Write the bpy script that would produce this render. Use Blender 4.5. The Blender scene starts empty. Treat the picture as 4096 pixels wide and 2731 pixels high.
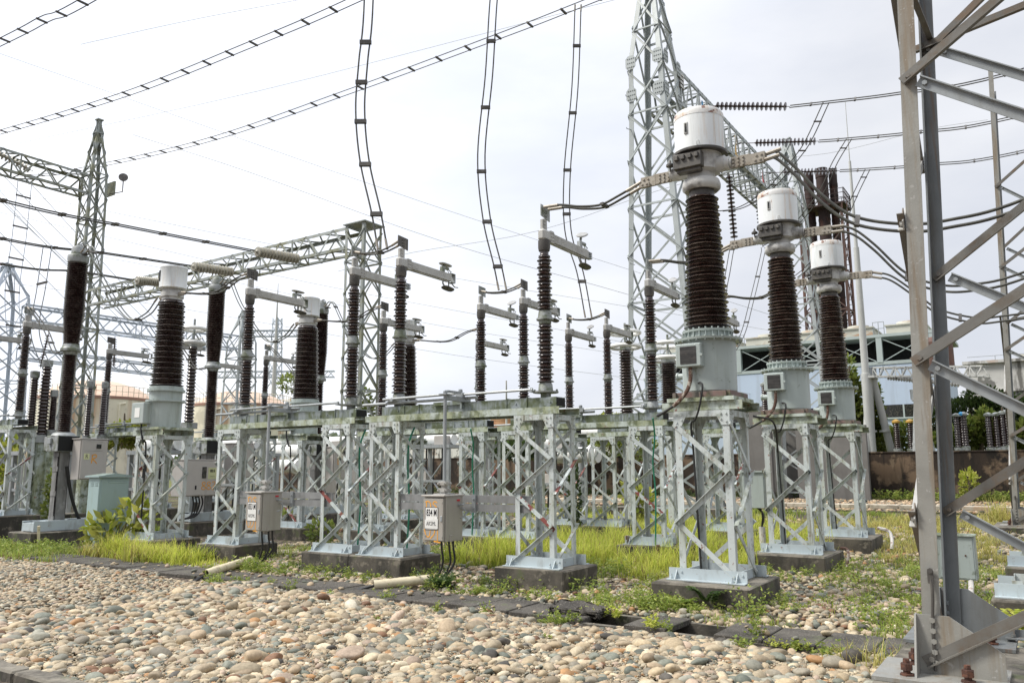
import bpy, bmesh, math, random
import numpy as np
from mathutils import Vector, Matrix

random.seed(7); rng = np.random.default_rng(11)
SC = bpy.context.scene
COL = SC.collection
R = math.radians
H = 1.50                       # eye height over the ground; design heights below are relative to the eye
YAW = R(33.621)                # the switchyard grid is turned by this angle
Vd = Vector((math.sin(YAW), math.cos(YAW), 0)); Ud = Vector((-math.cos(YAW), math.sin(YAW), 0))
ROT = math.pi/2 - YAW          # local x = grid v (away to the right), local y = grid u (away to the left)

def W(u, v, z=-H):
    p = Ud*u + Vd*v
    return Vector((p.x, p.y, z+H))
def zz(z): return z+H

# ------------------------------------------------------------------ mesh builder
class MB:
    def __init__(s): s.v = []; s.f = []
    def add(s, vs, fs):
        o = len(s.v); s.v += [tuple(x) for x in vs]; s.f += [tuple(i+o for i in f) for f in fs]; return s
    def box(s, c, d, ch=0.0, rz=0.0, tilt=None):
        if ch > 0:
            bm = bmesh.new(); bmesh.ops.create_cube(bm, size=1)
            for v in bm.verts: v.co = Vector((v.co.x*d[0], v.co.y*d[1], v.co.z*d[2]))
            bmesh.ops.bevel(bm, geom=bm.edges[:], offset=ch, segments=1, affect='EDGES')
            bm.verts.index_update(); vs = [v.co.copy() for v in bm.verts]; fs = [[v.index for v in f.verts] for f in bm.faces]; bm.free()
        else:
            x, y, z = d[0]/2, d[1]/2, d[2]/2
            vs = [Vector(q) for q in ((-x,-y,-z),(x,-y,-z),(x,y,-z),(-x,y,-z),(-x,-y,z),(x,-y,z),(x,y,z),(-x,y,z))]
            fs = [(0,3,2,1),(4,5,6,7),(0,1,5,4),(1,2,6,5),(2,3,7,6),(3,0,4,7)]
        m = Matrix.Rotation(rz, 3, 'Z')
        if tilt is not None: m = m @ tilt
        return s.add([m @ v + Vector(c) for v in vs], fs)
    def ext(s, p, q, poly, d1, d2):           # extrude polygon (in d1,d2) from p to q
        p, q = Vector(p), Vector(q); n = len(poly)
        vs = [p + d1*a + d2*b for a, b in poly] + [q + d1*a + d2*b for a, b in poly]
        fs = [tuple(range(n-1, -1, -1)), tuple(range(n, 2*n))] + [(i, (i+1) % n, n+(i+1) % n, n+i) for i in range(n)]
        return s.add(vs, fs)
    def frame(s, p, q, d1):
        a = (Vector(q)-Vector(p)).normalized(); d1 = Vector(d1); d1 = (d1 - a*d1.dot(a)).normalized(); return a, d1, a.cross(d1)
    def ell(s, p, q, d1, d2, w, t=.008, w2=None):   # angle section: flanges along d1 and d2 from the corner line pq
        a = (Vector(q)-Vector(p)).normalized(); d1 = Vector(d1); d2 = Vector(d2); w2 = w2 or w
        d1 = (d1-a*d1.dot(a)).normalized(); d2 = d2-a*d2.dot(a); d2 = (d2-d1*d2.dot(d1)).normalized()
        return s.ext(p, q, [(0,0),(w,0),(w,t),(t,t),(t,w2),(0,w2)], d1, d2)
    def bar(s, p, q, w, t, d1):               # flat bar centred on pq
        a, e1, e2 = s.frame(p, q, d1)
        return s.ext(p, q, [(-w/2,-t/2),(w/2,-t/2),(w/2,t/2),(-w/2,t/2)], e1, e2)
    def chan(s, p, q, h, b, t, up, side):     # channel, web height h along up, flanges b along side
        a = (Vector(q)-Vector(p)).normalized(); up = Vector(up); side = Vector(side)
        return s.ext(p, q, [(0,0),(h,0),(h,b),(h-t,b),(h-t,t),(t,t),(t,b),(0,b)], up, side)
    def tube(s, pts, r, n=8, cap=True):
        pts = [Vector(p) for p in pts]; m = len(pts); rs = r if isinstance(r, (list, tuple)) else [r]*m
        t0 = (pts[1]-pts[0]).normalized(); ref = Vector((0,0,1)) if abs(t0.z) < .9 else Vector((1,0,0))
        vs = []; fs = []
        nrm = (ref - t0*ref.dot(t0)).normalized()
        for i, p in enumerate(pts):
            t = (pts[min(i+1,m-1)]-pts[max(i-1,0)]).normalized()
            nrm = (nrm - t*nrm.dot(t)).normalized(); b = t.cross(nrm)
            for k in range(n):
                a = 2*math.pi*k/n; vs.append(p + (nrm*math.cos(a)+b*math.sin(a))*rs[i])
        for i in range(m-1):
            for k in range(n): fs.append((i*n+k, i*n+(k+1)%n, (i+1)*n+(k+1)%n, (i+1)*n+k))
        if cap: fs += [tuple(range(n-1,-1,-1)), tuple(range((m-1)*n, m*n))]
        return s.add(vs, fs)
    def lathe(s, prof, n=24, o=(0,0,0), ax=None, cap=True):
        o = Vector(o); m = len(prof); vs = []
        q = Matrix.Identity(3) if ax is None else Vector((0,0,1)).rotation_difference(Vector(ax)).to_matrix()
        for r, z in prof:
            for k in range(n):
                a = 2*math.pi*k/n; vs.append(o + q @ Vector((r*math.cos(a), r*math.sin(a), z)))
        fs = [(i*n+k, i*n+(k+1)%n, (i+1)*n+(k+1)%n, (i+1)*n+k) for i in range(m-1) for k in range(n)]
        if cap: fs += [tuple(range(n-1,-1,-1)), tuple(range((m-1)*n, m*n))]
        return s.add(vs, fs)
    def cyl(s, p, q, r, n=12): return s.tube([p, q], r, n)
    def poly(s, pts, th):                     # flat polygon with thickness vector
        th = Vector(th); n = len(pts); vs = [Vector(p) for p in pts]; vs += [p+th for p in vs]
        return s.add(vs, [tuple(range(n-1,-1,-1)), tuple(range(n,2*n))]+[(i,(i+1)%n,n+(i+1)%n,n+i) for i in range(n)])
    def bolt(s, p, ax, r=.012, h=.012): 
        ax = Vector(ax).normalized(); p = Vector(p); return s.tube([p, p+ax*h], r, 6)
    def mesh(s, name, ang=32):
        me = bpy.data.meshes.new(name); me.from_pydata(s.v, [], s.f)
        bm = bmesh.new(); bm.from_mesh(me); bmesh.ops.recalc_face_normals(bm, faces=bm.faces[:]); bm.to_mesh(me); bm.free()
        me.polygons.foreach_set('use_smooth', [True]*len(me.polygons)); me.set_sharp_from_angle(angle=R(ang)); me.update(); return me
    def build(s, name, mat, parent=None, label=None, ang=32, origin=None):
        if origin is not None: s.v = [tuple(Vector(v)-Vector(origin)) for v in s.v]
        me = s.mesh(name, ang); me.materials.append(mat)
        o = bpy.data.objects.new(name, me); COL.objects.link(o)
        if parent is not None: o.parent = parent
        if origin is not None: o.location = origin
        if label: o['label'] = label
        return o

def tag(o, label=None, cat=None, group=None, kind=None):
    if label: o['label'] = label
    if cat: o['category'] = cat
    if group: o['group'] = group
    if kind: o['kind'] = kind
    return o
def thing(name, label, cat, u=0, v=0, z=-H, rot=0, group=None):
    o = bpy.data.objects.new(name, None); COL.objects.link(o); o.empty_display_size = .2
    o.location = W(u, v, z); o.rotation_euler = (0, 0, ROT+rot)
    return tag(o, label, cat, group)
def dup(o, u=None, v=None, label=None, group=None, z=-H, rot=0, parent=None):
    c = o.copy(); COL.objects.link(c)
    if parent is not None: c.parent = parent
    else:
        c.location = W(u, v, z); c.rotation_euler = (0, 0, ROT+rot)
        if label: c['label'] = label
        if group: c['group'] = group
    for ch in list(o.children): dup(ch, parent=c)
    return c
def spline(pts, k=8):
    pts = [Vector(p) for p in pts]; P = [pts[0]*2-pts[1]]+pts+[pts[-1]*2-pts[-2]]; out = []
    for i in range(1, len(P)-2):
        a, b, c, d = P[i-1:i+3]
        for j in range(k):
            t = j/k; out.append(.5*((2*b)+(c-a)*t+(2*a-5*b+4*c-d)*t*t+(3*b-a-3*c+d)*t**3))
    out.append(pts[-1]); return out

# ------------------------------------------------------------------ materials
def nodes(m):
    m.use_nodes = True; nt = m.node_tree; nt.nodes.clear(); return nt
def M(name, base, rough=.6, metal=0., var=.12, vs=3., layers=(), bump=0., bs=40., spec=.5, coat=0., tint=None):
    """procedural surface: base colour with broad variation, then masks (colour, scale, lo, hi, strength, up) on top"""
    m = bpy.data.materials.new(name); nt = nodes(m); N = nt.nodes.new; L = nt.links.new
    out = N('ShaderNodeOutputMaterial'); b = N('ShaderNodeBsdfPrincipled'); L(b.outputs[0], out.inputs[0])
    b.inputs['Roughness'].default_value = rough; b.inputs['Metallic'].default_value = metal
    b.inputs['Specular IOR Level'].default_value = spec; b.inputs['Coat Weight'].default_value = coat; b.inputs['Coat Roughness'].default_value = .15
    g = N('ShaderNodeNewGeometry'); pos = g.outputs['Position']
    def noise(scale, det=6):
        mp = N('ShaderNodeVectorMath'); mp.operation = 'MULTIPLY'; sc = scale if isinstance(scale, (tuple, list)) else (scale,)*3
        mp.inputs[1].default_value = sc; L(pos, mp.inputs[0]); n = N('ShaderNodeTexNoise'); n.inputs['Scale'].default_value = 1
        n.inputs['Detail'].default_value = det; n.inputs['Roughness'].default_value = .62; L(mp.outputs[0], n.inputs['Vector']); return n.outputs['Fac']
    n0 = noise(vs); hsv = N('ShaderNodeMapRange'); hsv.inputs['From Min'].default_value = .3; hsv.inputs['From Max'].default_value = .7
    hsv.inputs['To Min'].default_value = 1-var; hsv.inputs['To Max'].default_value = 1+var; L(n0, hsv.inputs['Value'])
    oi = N('ShaderNodeObjectInfo'); om = N('ShaderNodeMapRange'); om.inputs['To Min'].default_value = .90; om.inputs['To Max'].default_value = 1.06; L(oi.outputs['Random'], om.inputs['Value'])
    hm = N('ShaderNodeMath'); hm.operation = 'MULTIPLY'; L(hsv.outputs[0], hm.inputs[0]); L(om.outputs[0], hm.inputs[1])
    mul = N('ShaderNodeVectorMath'); mul.operation = 'SCALE'; mul.inputs[0].default_value = base[:3]; L(hm.outputs[0], mul.inputs['Scale'])
    cur = mul.outputs[0]
    for lay in layers:
        c, scale, lo, hi, st = lay[:5]; up = lay[5] if len(lay) > 5 else 0
        lo = .49+(lo-.5)*.72; hi = .49+(hi-.5)*.64
        mr = N('ShaderNodeMapRange'); mr.inputs['From Min'].default_value = lo; mr.inputs['From Max'].default_value = hi
        mr.inputs['To Max'].default_value = st; mr.clamp = True; L(noise(scale), mr.inputs['Value']); fac = mr.outputs[0]
        if up:
            sx = N('ShaderNodeSeparateXYZ'); L(g.outputs['Normal'], sx.inputs[0]); mu = N('ShaderNodeMapRange')
            mu.inputs['From Min'].default_value = .2 if up > 0 else -.2; mu.inputs['From Max'].default_value = .8*up
            L(sx.outputs['Z'], mu.inputs['Value']); mm = N('ShaderNodeMath'); mm.operation = 'MULTIPLY'; L(fac, mm.inputs[0]); L(mu.outputs[0], mm.inputs[1]); fac = mm.outputs[0]
        mx = N('ShaderNodeMix'); mx.data_type = 'RGBA'; L(fac, mx.inputs['Factor']); L(cur, mx.inputs['A']); mx.inputs['B'].default_value = (*c, 1); cur = mx.outputs['Result']
    L(cur, b.inputs['Base Color'])
    if bump:
        bp = N('ShaderNodeBump'); bp.inputs['Strength'].default_value = bump; bp.inputs['Distance'].default_value = .01
        L(noise(bs, 4), bp.inputs['Height']); L(bp.outputs[0], b.inputs['Normal'])
    return m
def MA(name, rough=.7, transl=0., spec=.4, bump=0, bs=60.):
    """surface that takes its colour from the mesh's colour attribute"""
    m = bpy.data.materials.new(name); nt = nodes(m); N = nt.nodes.new; L = nt.links.new
    out = N('ShaderNodeOutputMaterial'); b = N('ShaderNodeBsdfPrincipled'); b.inputs['Roughness'].default_value = rough; b.inputs['Specular IOR Level'].default_value = spec
    a = N('ShaderNodeAttribute'); a.attribute_name = 'tint'; g = N('ShaderNodeNewGeometry')
    n = N('ShaderNodeTexNoise'); n.inputs['Scale'].default_value = bs; n.inputs['Detail'].default_value = 4; L(g.outputs['Position'], n.inputs['Vector'])
    mr = N('ShaderNodeMapRange'); mr.inputs['From Min'].default_value = .3; mr.inputs['From Max'].default_value = .7; mr.inputs['To Min'].default_value = .8; mr.inputs['To Max'].default_value = 1.15; L(n.outputs['Fac'], mr.inputs['Value'])
    sc = N('ShaderNodeVectorMath'); sc.operation = 'SCALE'; L(a.outputs['Color'], sc.inputs[0]); L(mr.outputs[0], sc.inputs['Scale']); L(sc.outputs[0], b.inputs['Base Color'])
    if bump:
        bp = N('ShaderNodeBump'); bp.inputs['Strength'].default_value = bump; bp.inputs['Distance'].default_value = .006; L(n.outputs['Fac'], bp.inputs['Height']); L(bp.outputs[0], b.inputs['Normal'])
    if transl:
        t = N('ShaderNodeBsdfTranslucent'); L(sc.outputs[0], t.inputs['Color']); mx = N('ShaderNodeMixShader'); mx.inputs[0].default_value = transl
        L(b.outputs[0], mx.inputs[1]); L(t.outputs[0], mx.inputs[2]); L(mx.outputs[0], out.inputs[0])
    else: L(b.outputs[0], out.inputs[0])
    return m

MOSS = (.085,.105,.04); DIRT = (.16,.14,.10); RUST = (.20,.062,.022); RED = (.22,.045,.035)
paint = M('painted_steel', (.53,.575,.57), .55, 0, .09, 2.5, [((.30,.32,.22), (7,7,1.1), .50,.78,.60), (MOSS, 9, .58,.76,.5), (MOSS, 5, .35,.6,.6,1), (DIRT, (14,14,2), .58,.78,.65), (RUST, 21, .69,.76,.8)], .12, 60)
paint_red = M('flaking_painted_steel', (.53,.585,.58), .55, 0, .08, 2.5, [((.30,.33,.22), (7,7,1.1), .5,.78,.5), (RED, 5.5, .53,.56,.95), (MOSS, 9, .6,.75,.5)], .12, 60)
paint_moss = M('mossy_painted_steel', (.49,.55,.51), .6, 0, .1, 2.5, [((.30,.33,.19), (6,6,2), .40,.64,.85), (MOSS, 8, .48,.70,.8), (MOSS, 4, .3,.5,.8,1), (RED, 9, .735,.765,.8)], .15, 60)
channel = M('blue_grey_steel', (.46,.525,.55), .5, 0, .05, 2, [(DIRT, (6,6,2), .55,.8,.4), (RUST, 20, .72,.78,.7)], .08, 60)
galv = M('galvanised_beam', (.33,.37,.385), .45, .2, .15, 4, [((.14,.165,.10), (10,10,1.6), .45,.70,.85), (MOSS, 4, .46,.66,.9), (MOSS, 4, .3,.5,.6,1)], .1, 50)
galv_plain = M('galvanised_steel', (.35,.375,.385), .42, .25, .1, 5, [((.25,.25,.23), (12,12,2), .5,.8,.6)], .08, 70)
lattice = M('lattice_steel', (.40,.435,.435), .5, .1, .08, 3, [((.27,.29,.25), (4,4,.8), .55,.8,.6)], .05, 40)
lattice_yel = M('lichen_lattice_steel', (.34,.37,.355), .55, .1, .12, 2, [((.22,.22,.12), 2.2, .46,.68,.8)], .05, 40)
lattice_haze = M('haze_tinted_steel', (.52,.575,.635), .6, 0, .06, 1)  # pale blue of distance haze put into the steel colour
tower_tan = M('weathered_tower_steel', (.265,.26,.235), .55, .05, .14, 4, [((.20,.145,.085), (7,7,.5), .52,.70,.7), ((.40,.39,.37), 24, .68,.75,.6), ((.25,.255,.245), (3,3,.7), .52,.72,.6), ((.15,.105,.065), (16,16,1.2), .62,.80,.55)], .15, 70)
tower_grey = M('tower_steel', (.19,.205,.21), .5, .2, .14, 4, [((.13,.12,.10), (9,9,.7), .46,.75,.6), ((.17,.10,.05), (12,12,.5), .62,.75,.6)], .1, 70)
tower_dark = M('tower_brace_steel', (.165,.158,.142), .5, .15, .14, 4, [((.13,.10,.07), (6,6,6), .46,.72,.7), ((.20,.13,.08), 3, .55,.75,.5)], .1, 70)
tank_green = M('grey_green_enamel', (.40,.455,.435), .42, 0, .06, 2, [((.24,.265,.225), (8,8,.7), .54,.80,.6), (MOSS, 9, .68,.8,.5)], .03, 30, coat=.2)
porcelain = M('brown_porcelain', (.022,.0095,.008), .24, 0, .25, 6, [((.12,.09,.07), 5, .54,.82,.25), ((.22,.19,.15), 9, .4,.75,.30,1)], .0, coat=.5)
porcelain_edge = M('brown_porcelain_dusty', (.024,.0105,.008), .24, 0, .25, 6, [((.15,.11,.085), 5, .50,.8,.35), ((.26,.23,.18), 9, .4,.75,.25,1)], .0, coat=.35)
porc_grey = M('grey_porcelain', (.40,.385,.32), .35, 0, .1, 5, [((.25,.22,.16), 8, .5,.75,.6)])
glaze_dark = M('dark_disc_porcelain', (.06,.035,.028), .25, 0, .2, 6, coat=.4)
white_rust = M('white_tank_paint', (.74,.765,.765), .42, 0, .04, 2, [((.46,.49,.48), (5,5,.6), .50,.78,.65), ((.58,.40,.24), (10,10,.8), .60,.80,.5), (RUST, (9,9,5), .78,.84,.7)], .03, 25, coat=.15)
white_grime = M('grimy_white_casting', (.58,.58,.56), .5, 0, .1, 4, [((.13,.12,.11), 4, .48,.72,.75)], .08, 40)
rim_rust = M('rust_stained_rim', (.72,.72,.70), .5, 0, .06, 4, [((.55,.32,.14), (6,6,2), .50,.70,.6), (RUST, 9, .61,.70,.85)], .1, 40)
alu = M('weathered_aluminium', (.44,.435,.41), .45, .15, .1, 4, [((.26,.24,.21), (5,5,5), .52,.78,.55)], .05, 50)
clamp_mat = M('beige_terminal_casting', (.34,.31,.26), .5, .2, .12, 6, [((.20,.16,.11), 7, .5,.75,.7)], .1, 50)
dark_metal = M('grimy_dark_casting', (.085,.08,.073), .5, .3, .2, 6, [((.22,.2,.17), 8, .5,.75,.5)], .1, 40)
cast = M('grey_casting', (.36,.38,.38), .5, .1, .1, 4, [(MOSS, 6, .46,.68,.8), ((.2,.2,.19), 5, .5,.8,.5)], .08, 40)
cable_mat = M('aged_conductor', (.05,.05,.042), .6, .1, .2, 8, [((.13,.13,.10), 9, .5,.8,.5)])
cable_lite = M('light_conductor', (.17,.18,.16), .5, .3, .2, 8)
thin_mat = M('thin_ground_wire', (.45,.47,.46), .5, .3, .1)
rubber = M('black_cable_sheath', (.018,.018,.018), .5, 0, .2, 6)
green_hose = M('green_earth_lead', (.02,.20,.12), .4, 0, .1)
box_beige = M('stainless_box_steel', (.43,.405,.365), .38, .2, .06, 3, [((.33,.30,.26), (14,14,1), .5,.75,.5)], .03, 60)
cab_beige = M('beige_cabinet_enamel', (.47,.445,.415), .45, 0, .05, 2, [((.34,.31,.27), (5,5,1), .58,.8,.5)], .03, 40)
white_sign = M('sign_white', (.80,.80,.77), .5, 0, .03, 5, [((.5,.45,.35), 12, .64,.8,.35)])
yellow_sign = M('sign_yellow', (.62,.64,.36), .5, 0, .03, 5)
ink = M('sign_ink', (.015,.015,.017), .6, 0, 0)
ink_grey = M('sign_ink_grey', (.09,.09,.09), .6, 0, 0)
orange = M('orange_marker_paint', (.80,.36,.03), .6, 0, .1, 20)
glass_dark = M('dark_window', (.02,.022,.022), .15, 0, .3, 12, [((.11,.1,.08), 14, .5,.7,.7)])
concrete = M('mossy_concrete', (.105,.093,.075), .9, 0, .3, 3, [((.035,.033,.027), (3,3,1.3), .42,.66,.9), ((.24,.215,.17), 7, .60,.74,.6), ((.25,.225,.18), 3, .38,.60,.7,1), (MOSS, 4, .6,.75,.6)], .8, 18)
slab_mat = M('slab_concrete', (.085,.076,.064), .9, 0, .25, 3, [((.035,.031,.026), 2.2, .42,.66,.85), ((.26,.24,.2), 60, .62,.70,.7), (MOSS, 3, .62,.75,.5)], .7, 30)
pale_slab = M('pale_slab_concrete', (.52,.465,.37), .9, 0, .15, 1.2, [((.24,.2,.15), 3, .55,.75,.7), ((.5,.28,.14), 1.1, .66,.72,.5)], .4, 15)
wall_mat = M('mossy_wall', (.042,.029,.02), .95, 0, .4, .7, [((.012,.010,.008), (.6,.6,.3), .50,.66,.85), ((.175,.122,.078), (.7,.7,.9), .50,.62,.85), ((.26,.195,.125), (2.5,2.5,1.5), .62,.76,.6), ((.010,.009,.007), (3,3,.35), .54,.74,.75)], .6, 6)
grey_wall = M('fire_wall_concrete', (.17,.165,.155), .9, 0, .15, 1, [((.12,.115,.105), (2.5,2.5,.35), .5,.75,.6)], .3, 8)
white_wall = M('stained_white_wall', (.60,.595,.565), .9, 0, .1, .8, [((.10,.095,.085), (1.6,1.6,.25), .55,.70,.85), ((.08,.08,.07), .9, .62,.70,.8), ((.45,.28,.18), 1.1, .64,.74,.5)], .3, 5)
blue_clad = M('blue_cladding', (.44,.53,.66), .6, 0, .05, .4, [((.36,.42,.50), (1.6,1.6,.12), .5,.7,.5)], 0)
pale_green = M('pale_frame_steel', (.41,.475,.47), .6, 0, .05, 1)
black_hole = M('dark_interior', (.012,.013,.013), .9, 0, .2, 1)
fan_mat = M('fan_deck', (.50,.49,.42), .7, 0, .08, .6, [((.36,.17,.07), (.6,.6,2.5), .60,.72,.8)])
rust_dark = M('dark_rusted_stack', (.028,.012,.009), .75, 0, .3, .5, [((.025,.014,.013), (.7,.7,.2), .45,.65,.8), ((.09,.03,.016), .8, .58,.72,.6)])
rust_frame = M('rusted_frame', (.085,.048,.038), .75, 0, .3, .6, [((.15,.065,.04), .8, .56,.74,.6)])
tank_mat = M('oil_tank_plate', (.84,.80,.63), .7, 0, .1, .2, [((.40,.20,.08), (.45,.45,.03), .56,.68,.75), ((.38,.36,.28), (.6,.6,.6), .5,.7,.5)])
roof_mat = M('oil_tank_roof', (.62,.46,.35), .7, 0, .06, .3)
rim_red = M('tank_rim_red', (.34,.20,.15), .7, 0, .1, .5)
orange_tank = M('orange_rust_tank', (.43,.24,.125), .8, 0, .1, .4, [((.30,.13,.06), (.8,.8,.12), .52,.72,.6)])
pipe_white = M('white_gas_pipe', (.74,.745,.72), .5, 0, .04, 1, [((.33,.35,.23), (2,2,2), .5,.75,.4,-1), ((.45,.45,.38), 3, .55,.8,.5)])
pole_grey = M('tube_pole_steel', (.52,.53,.51), .5, .1, .06, 1, [((.36,.36,.33), (2.5,2.5,.4), .5,.75,.5)])
pvc = M('pvc_pipe', (.68,.60,.42), .45, 0, .1, 6, [((.38,.31,.19), (9,9,9), .56,.75,.6)])
kiosk_mat = M('kiosk_enamel', (.35,.46,.46), .45, 0, .05, 2, [((.26,.32,.26), (6,6,1), .6,.8,.4), (MOSS, 4, .3,.5,.6,1)])
rust_bolt = M('rusty_bolt', (.07,.032,.022), .85, 0, .3, 30, [((.16,.065,.035), 30, .5,.65,.6)], .4, 80)
rust_pipe = M('rust_conduit', (.105,.055,.036), .75, 0, .3, 12, [((.40,.36,.30), 14, .56,.66,.75)], .2, 60)
conduit_white = M('pale_conduit', (.55,.53,.49), .6, 0, .2, 12, [(RUST, 9, .55,.68,.7)], .2, 60)
blue_paint = M('blue_marker_paint', (.06,.33,.62), .5, 0, .1); yel_paint = M('yellow_marker_paint', (.62,.38,.08), .5, 0, .1); red_paint = M('red_marker_paint', (.55,.03,.04), .5, 0, .1)
plate_mat = M('name_plate', (.03,.028,.026), .4, 0, .3, 20, [((.085,.07,.06), 14, .6,.85,.5), ((.09,.085,.08), (3, 3, 40), .5, .65, .5)])
primer_mat = M('red_primer_frame', (.20,.13,.115), .7, 0, .2, 5, [((.15,.15,.125), 6, .45,.7,.8), (MOSS, 7, .5,.7,.6)])
rail_mat = M('rail_steel', (.255,.26,.26), .5, .15, .15, 5, [((.15,.15,.14), (8,8,3), .5,.78,.6)], .08, 60)
column_grey = M('column_steel', (.215,.215,.21), .6, .1, .2, 4, [((.11,.105,.10), (8,8,1.2), .46,.72,.7), ((.36,.36,.35), 6, .6,.76,.5)], .15, 40)
bark = M('bark', (.11,.085,.06), .9, 0, .3, 6, (), .5, 20)
leaf = MA('leaf', .5, .4); grass_m = MA('grass_blade', .55, .5); stone_m = MA('river_stone', .62, 0, .35, .25, 45.)
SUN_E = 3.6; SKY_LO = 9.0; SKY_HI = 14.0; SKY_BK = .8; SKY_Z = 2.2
# ------------------------------------------------------------------ shared shapes
def sheds(z0, z1, r0, r1, n, core=.74, small=1.0):
    out = []; p = (z1-z0)/n
    for i in range(n):
        z = z0+p*i; t = i/n; r = r0+(r1-r0)*t; rc = core*r
        if small < 1 and i % 2: r *= small
        out += [(rc, z), (rc+.006, z+.22*p), (r-.012, z+.30*p), (r, z+.37*p), (r-.004, z+.47*p), (rc+.018, z+.80*p)]
    out.append((core*r1, z1)); return out
def text_obj(s, size, mat, parent, loc, right, nrm, bold=0., sx=1., name='lettering', align='CENTER'):
    cu = bpy.data.curves.new('t', 'FONT'); cu.body = s; cu.size = size; cu.align_x = align; cu.align_y = 'CENTER'; cu.offset = bold; cu.extrude = .0008; cu.resolution_u = 3
    t = bpy.data.objects.new('t', cu); COL.objects.link(t); bpy.context.view_layer.update()
    me = bpy.data.meshes.new_from_object(t.evaluated_get(bpy.context.evaluated_depsgraph_get())); bpy.data.objects.remove(t)
    r = Vector(right); n = Vector(nrm); u = n.cross(r); me.transform(Matrix.Diagonal((sx, 1, 1, 1)))
    m = Matrix((r, u, n)).transposed(); me.transform(m.to_4x4()); me.materials.clear(); me.materials.append(mat); me.name = name
    o = bpy.data.objects.new(name, me); COL.objects.link(o); o.parent = parent; o.location = loc; return o
def strokes(lines, w, mat, parent, loc, right, nrm, name='painted_mark'):
    mb = MB(); r = Vector(right); n = Vector(nrm); u = n.cross(r)
    for ln in lines:
        pts = spline([(x, y, 0) for x, y in ln], 5) if len(ln) > 2 else [Vector((x, y, 0)) for x, y in ln]
        pr = []
        for i, p in enumerate(pts):
            q = pts[min(i+1, len(pts)-1)]; a = pts[max(i-1, 0)]; d = (q-a).normalized(); s = Vector((-d.y, d.x, 0))*w/2*random.uniform(.8, 1.15)
            pr.append((p+s, p-s))
        vs = []
        for a, b in pr: vs += [r*a.x+u*a.y, r*b.x+u*b.y]
        mb.add(vs, [(2*i, 2*i+1, 2*i+3, 2*i+2) for i in range(len(pts)-1)])
    me = bpy.data.meshes.new(name); me.from_pydata(mb.v, [], mb.f); me.materials.append(mat)
    o = bpy.data.objects.new(name, me); COL.objects.link(o); o.parent = parent; o.location = loc; return o

# ------------------------------------------------------------------ lattice support legs (one braced stool)
def stool(root, y0, hx, hy, zb, zt, nseg, mats, leg=.068, br=.052, start=0, cw=.42):
    pm, pr = mats; X, Y, Z = Vector((1,0,0)), Vector((0,1,0)), Vector((0,0,1))
    for sx in (-1, 1):
        for sy in (-1, 1):
            mb = MB().ell((sx*hx, y0+sy*hy, zb), (sx*hx, y0+sy*hy, zt), X*-sx, Y*-sy, leg, .009)
            # gusset plates and bolts at the head of the leg
            for (d, n) in ((Y*-sy, X*sx), (X*-sx, Y*sy)):
                o = Vector((sx*hx, y0+sy*hy, zt))+n*.004
                mb.poly([o+d*-.01, o+d*.15, o+d*.15-Z*.05, o+d*.085-Z*.17, o+d*-.01-Z*.17], n*.008)
                for a, b in ((.03, -.04), (.03, -.13), (.09, -.04), (.09, -.1)): mb.bolt(o+d*a+Z*b+n*.008, n, .012, .014)
            mb.build('leg', pm, root)
    faces = [(-Y, -X, 'a'), (Y, X, 'b'), (X, -Y, 'c'), (-X, Y, 'd')]
    red = 0
    for d, n, _ in faces:              # d = direction along the face, n = outward normal
        half = hy if abs(d.y) > .5 else hx; off = hx if abs(d.y) > .5 else hy
        c = Vector((0, y0, 0))+n*(off+.011); zs = [zt-.16-(zt-zb-.22)*i/nseg for i in range(nseg+1)]
        for i in range(nseg):
            s = 1 if (i+start) % 2 == 0 else -1; e = half+.02-leg*.4
            p = c-d*(s*e)+Z*zs[i]; q = c+d*(s*e)+Z*zs[i+1]; k = (q-p).normalized(); p = p-k*.03; q = q+k*.03
            up = n.cross(k); up = up if up.z > 0 else -up
            mb = MB().ell(p+up*br/2, q+up*br/2, up*-1, n, br, .007, br*.8) if i % 2 else MB().ell(p-up*br/2, q-up*br/2, up, n, br, .007, .012)
            for z in (p+k*.04, q-k*.04): mb.bolt(z+n*.008, n, .013, .014)
            mb.build('brace', pr if (red == 2 or red == 9) else pm, root); red += 1
    for sx in (-1, 1):                 # foot channels with stiffeners and anchor bolts
        x = sx*(hx+.012); mb = MB(); mb.box((x+sx*.004, y0, zb+.065), (.01, 2*cw, .13)); mb.box((x+sx*.05, y0, zb+.006), (.10, 2*cw, .011))
        for y in (-cw+.1, cw-.1):
            mb.poly([(x+sx*.009, y0+y, zb+.012), (x+sx*.009, y0+y, zb+.11), (x+sx*.085, y0+y, zb+.012)], (0, .008, 0))
            mb.bolt((x+sx*.06, y0+y+.05, zb+.012), Z, .02, .022); mb.tube([(x+sx*.06, y0+y+.05, zb+.03), (x+sx*.06, y0+y+.05, zb+.07)], .011, 8)
            mb.bolt((x+sx*.009, y0+y-.05, zb+.09), X*sx, .012, .012)
        mb.build('foot_channel', channel, root)
    for sy in (-1, 1):
        y = y0+sy*(hy-.01); MB().box((0, y, zb+.05), (2*hx-.06, .012, .10)).build('foot_channel', channel, root)
    mb = MB()                          # head frame
    for sx in (-1, 1): mb.box((sx*(hx+.003), y0, zt-.035), (.012, 2*hy-.17, .07))
    for sy in (-1, 1): mb.box((0, y0+sy*(hy+.003), zt-.035), (2*hx-.17, .012, .07)); 
    mb.build('head_frame', pm, root)
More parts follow.
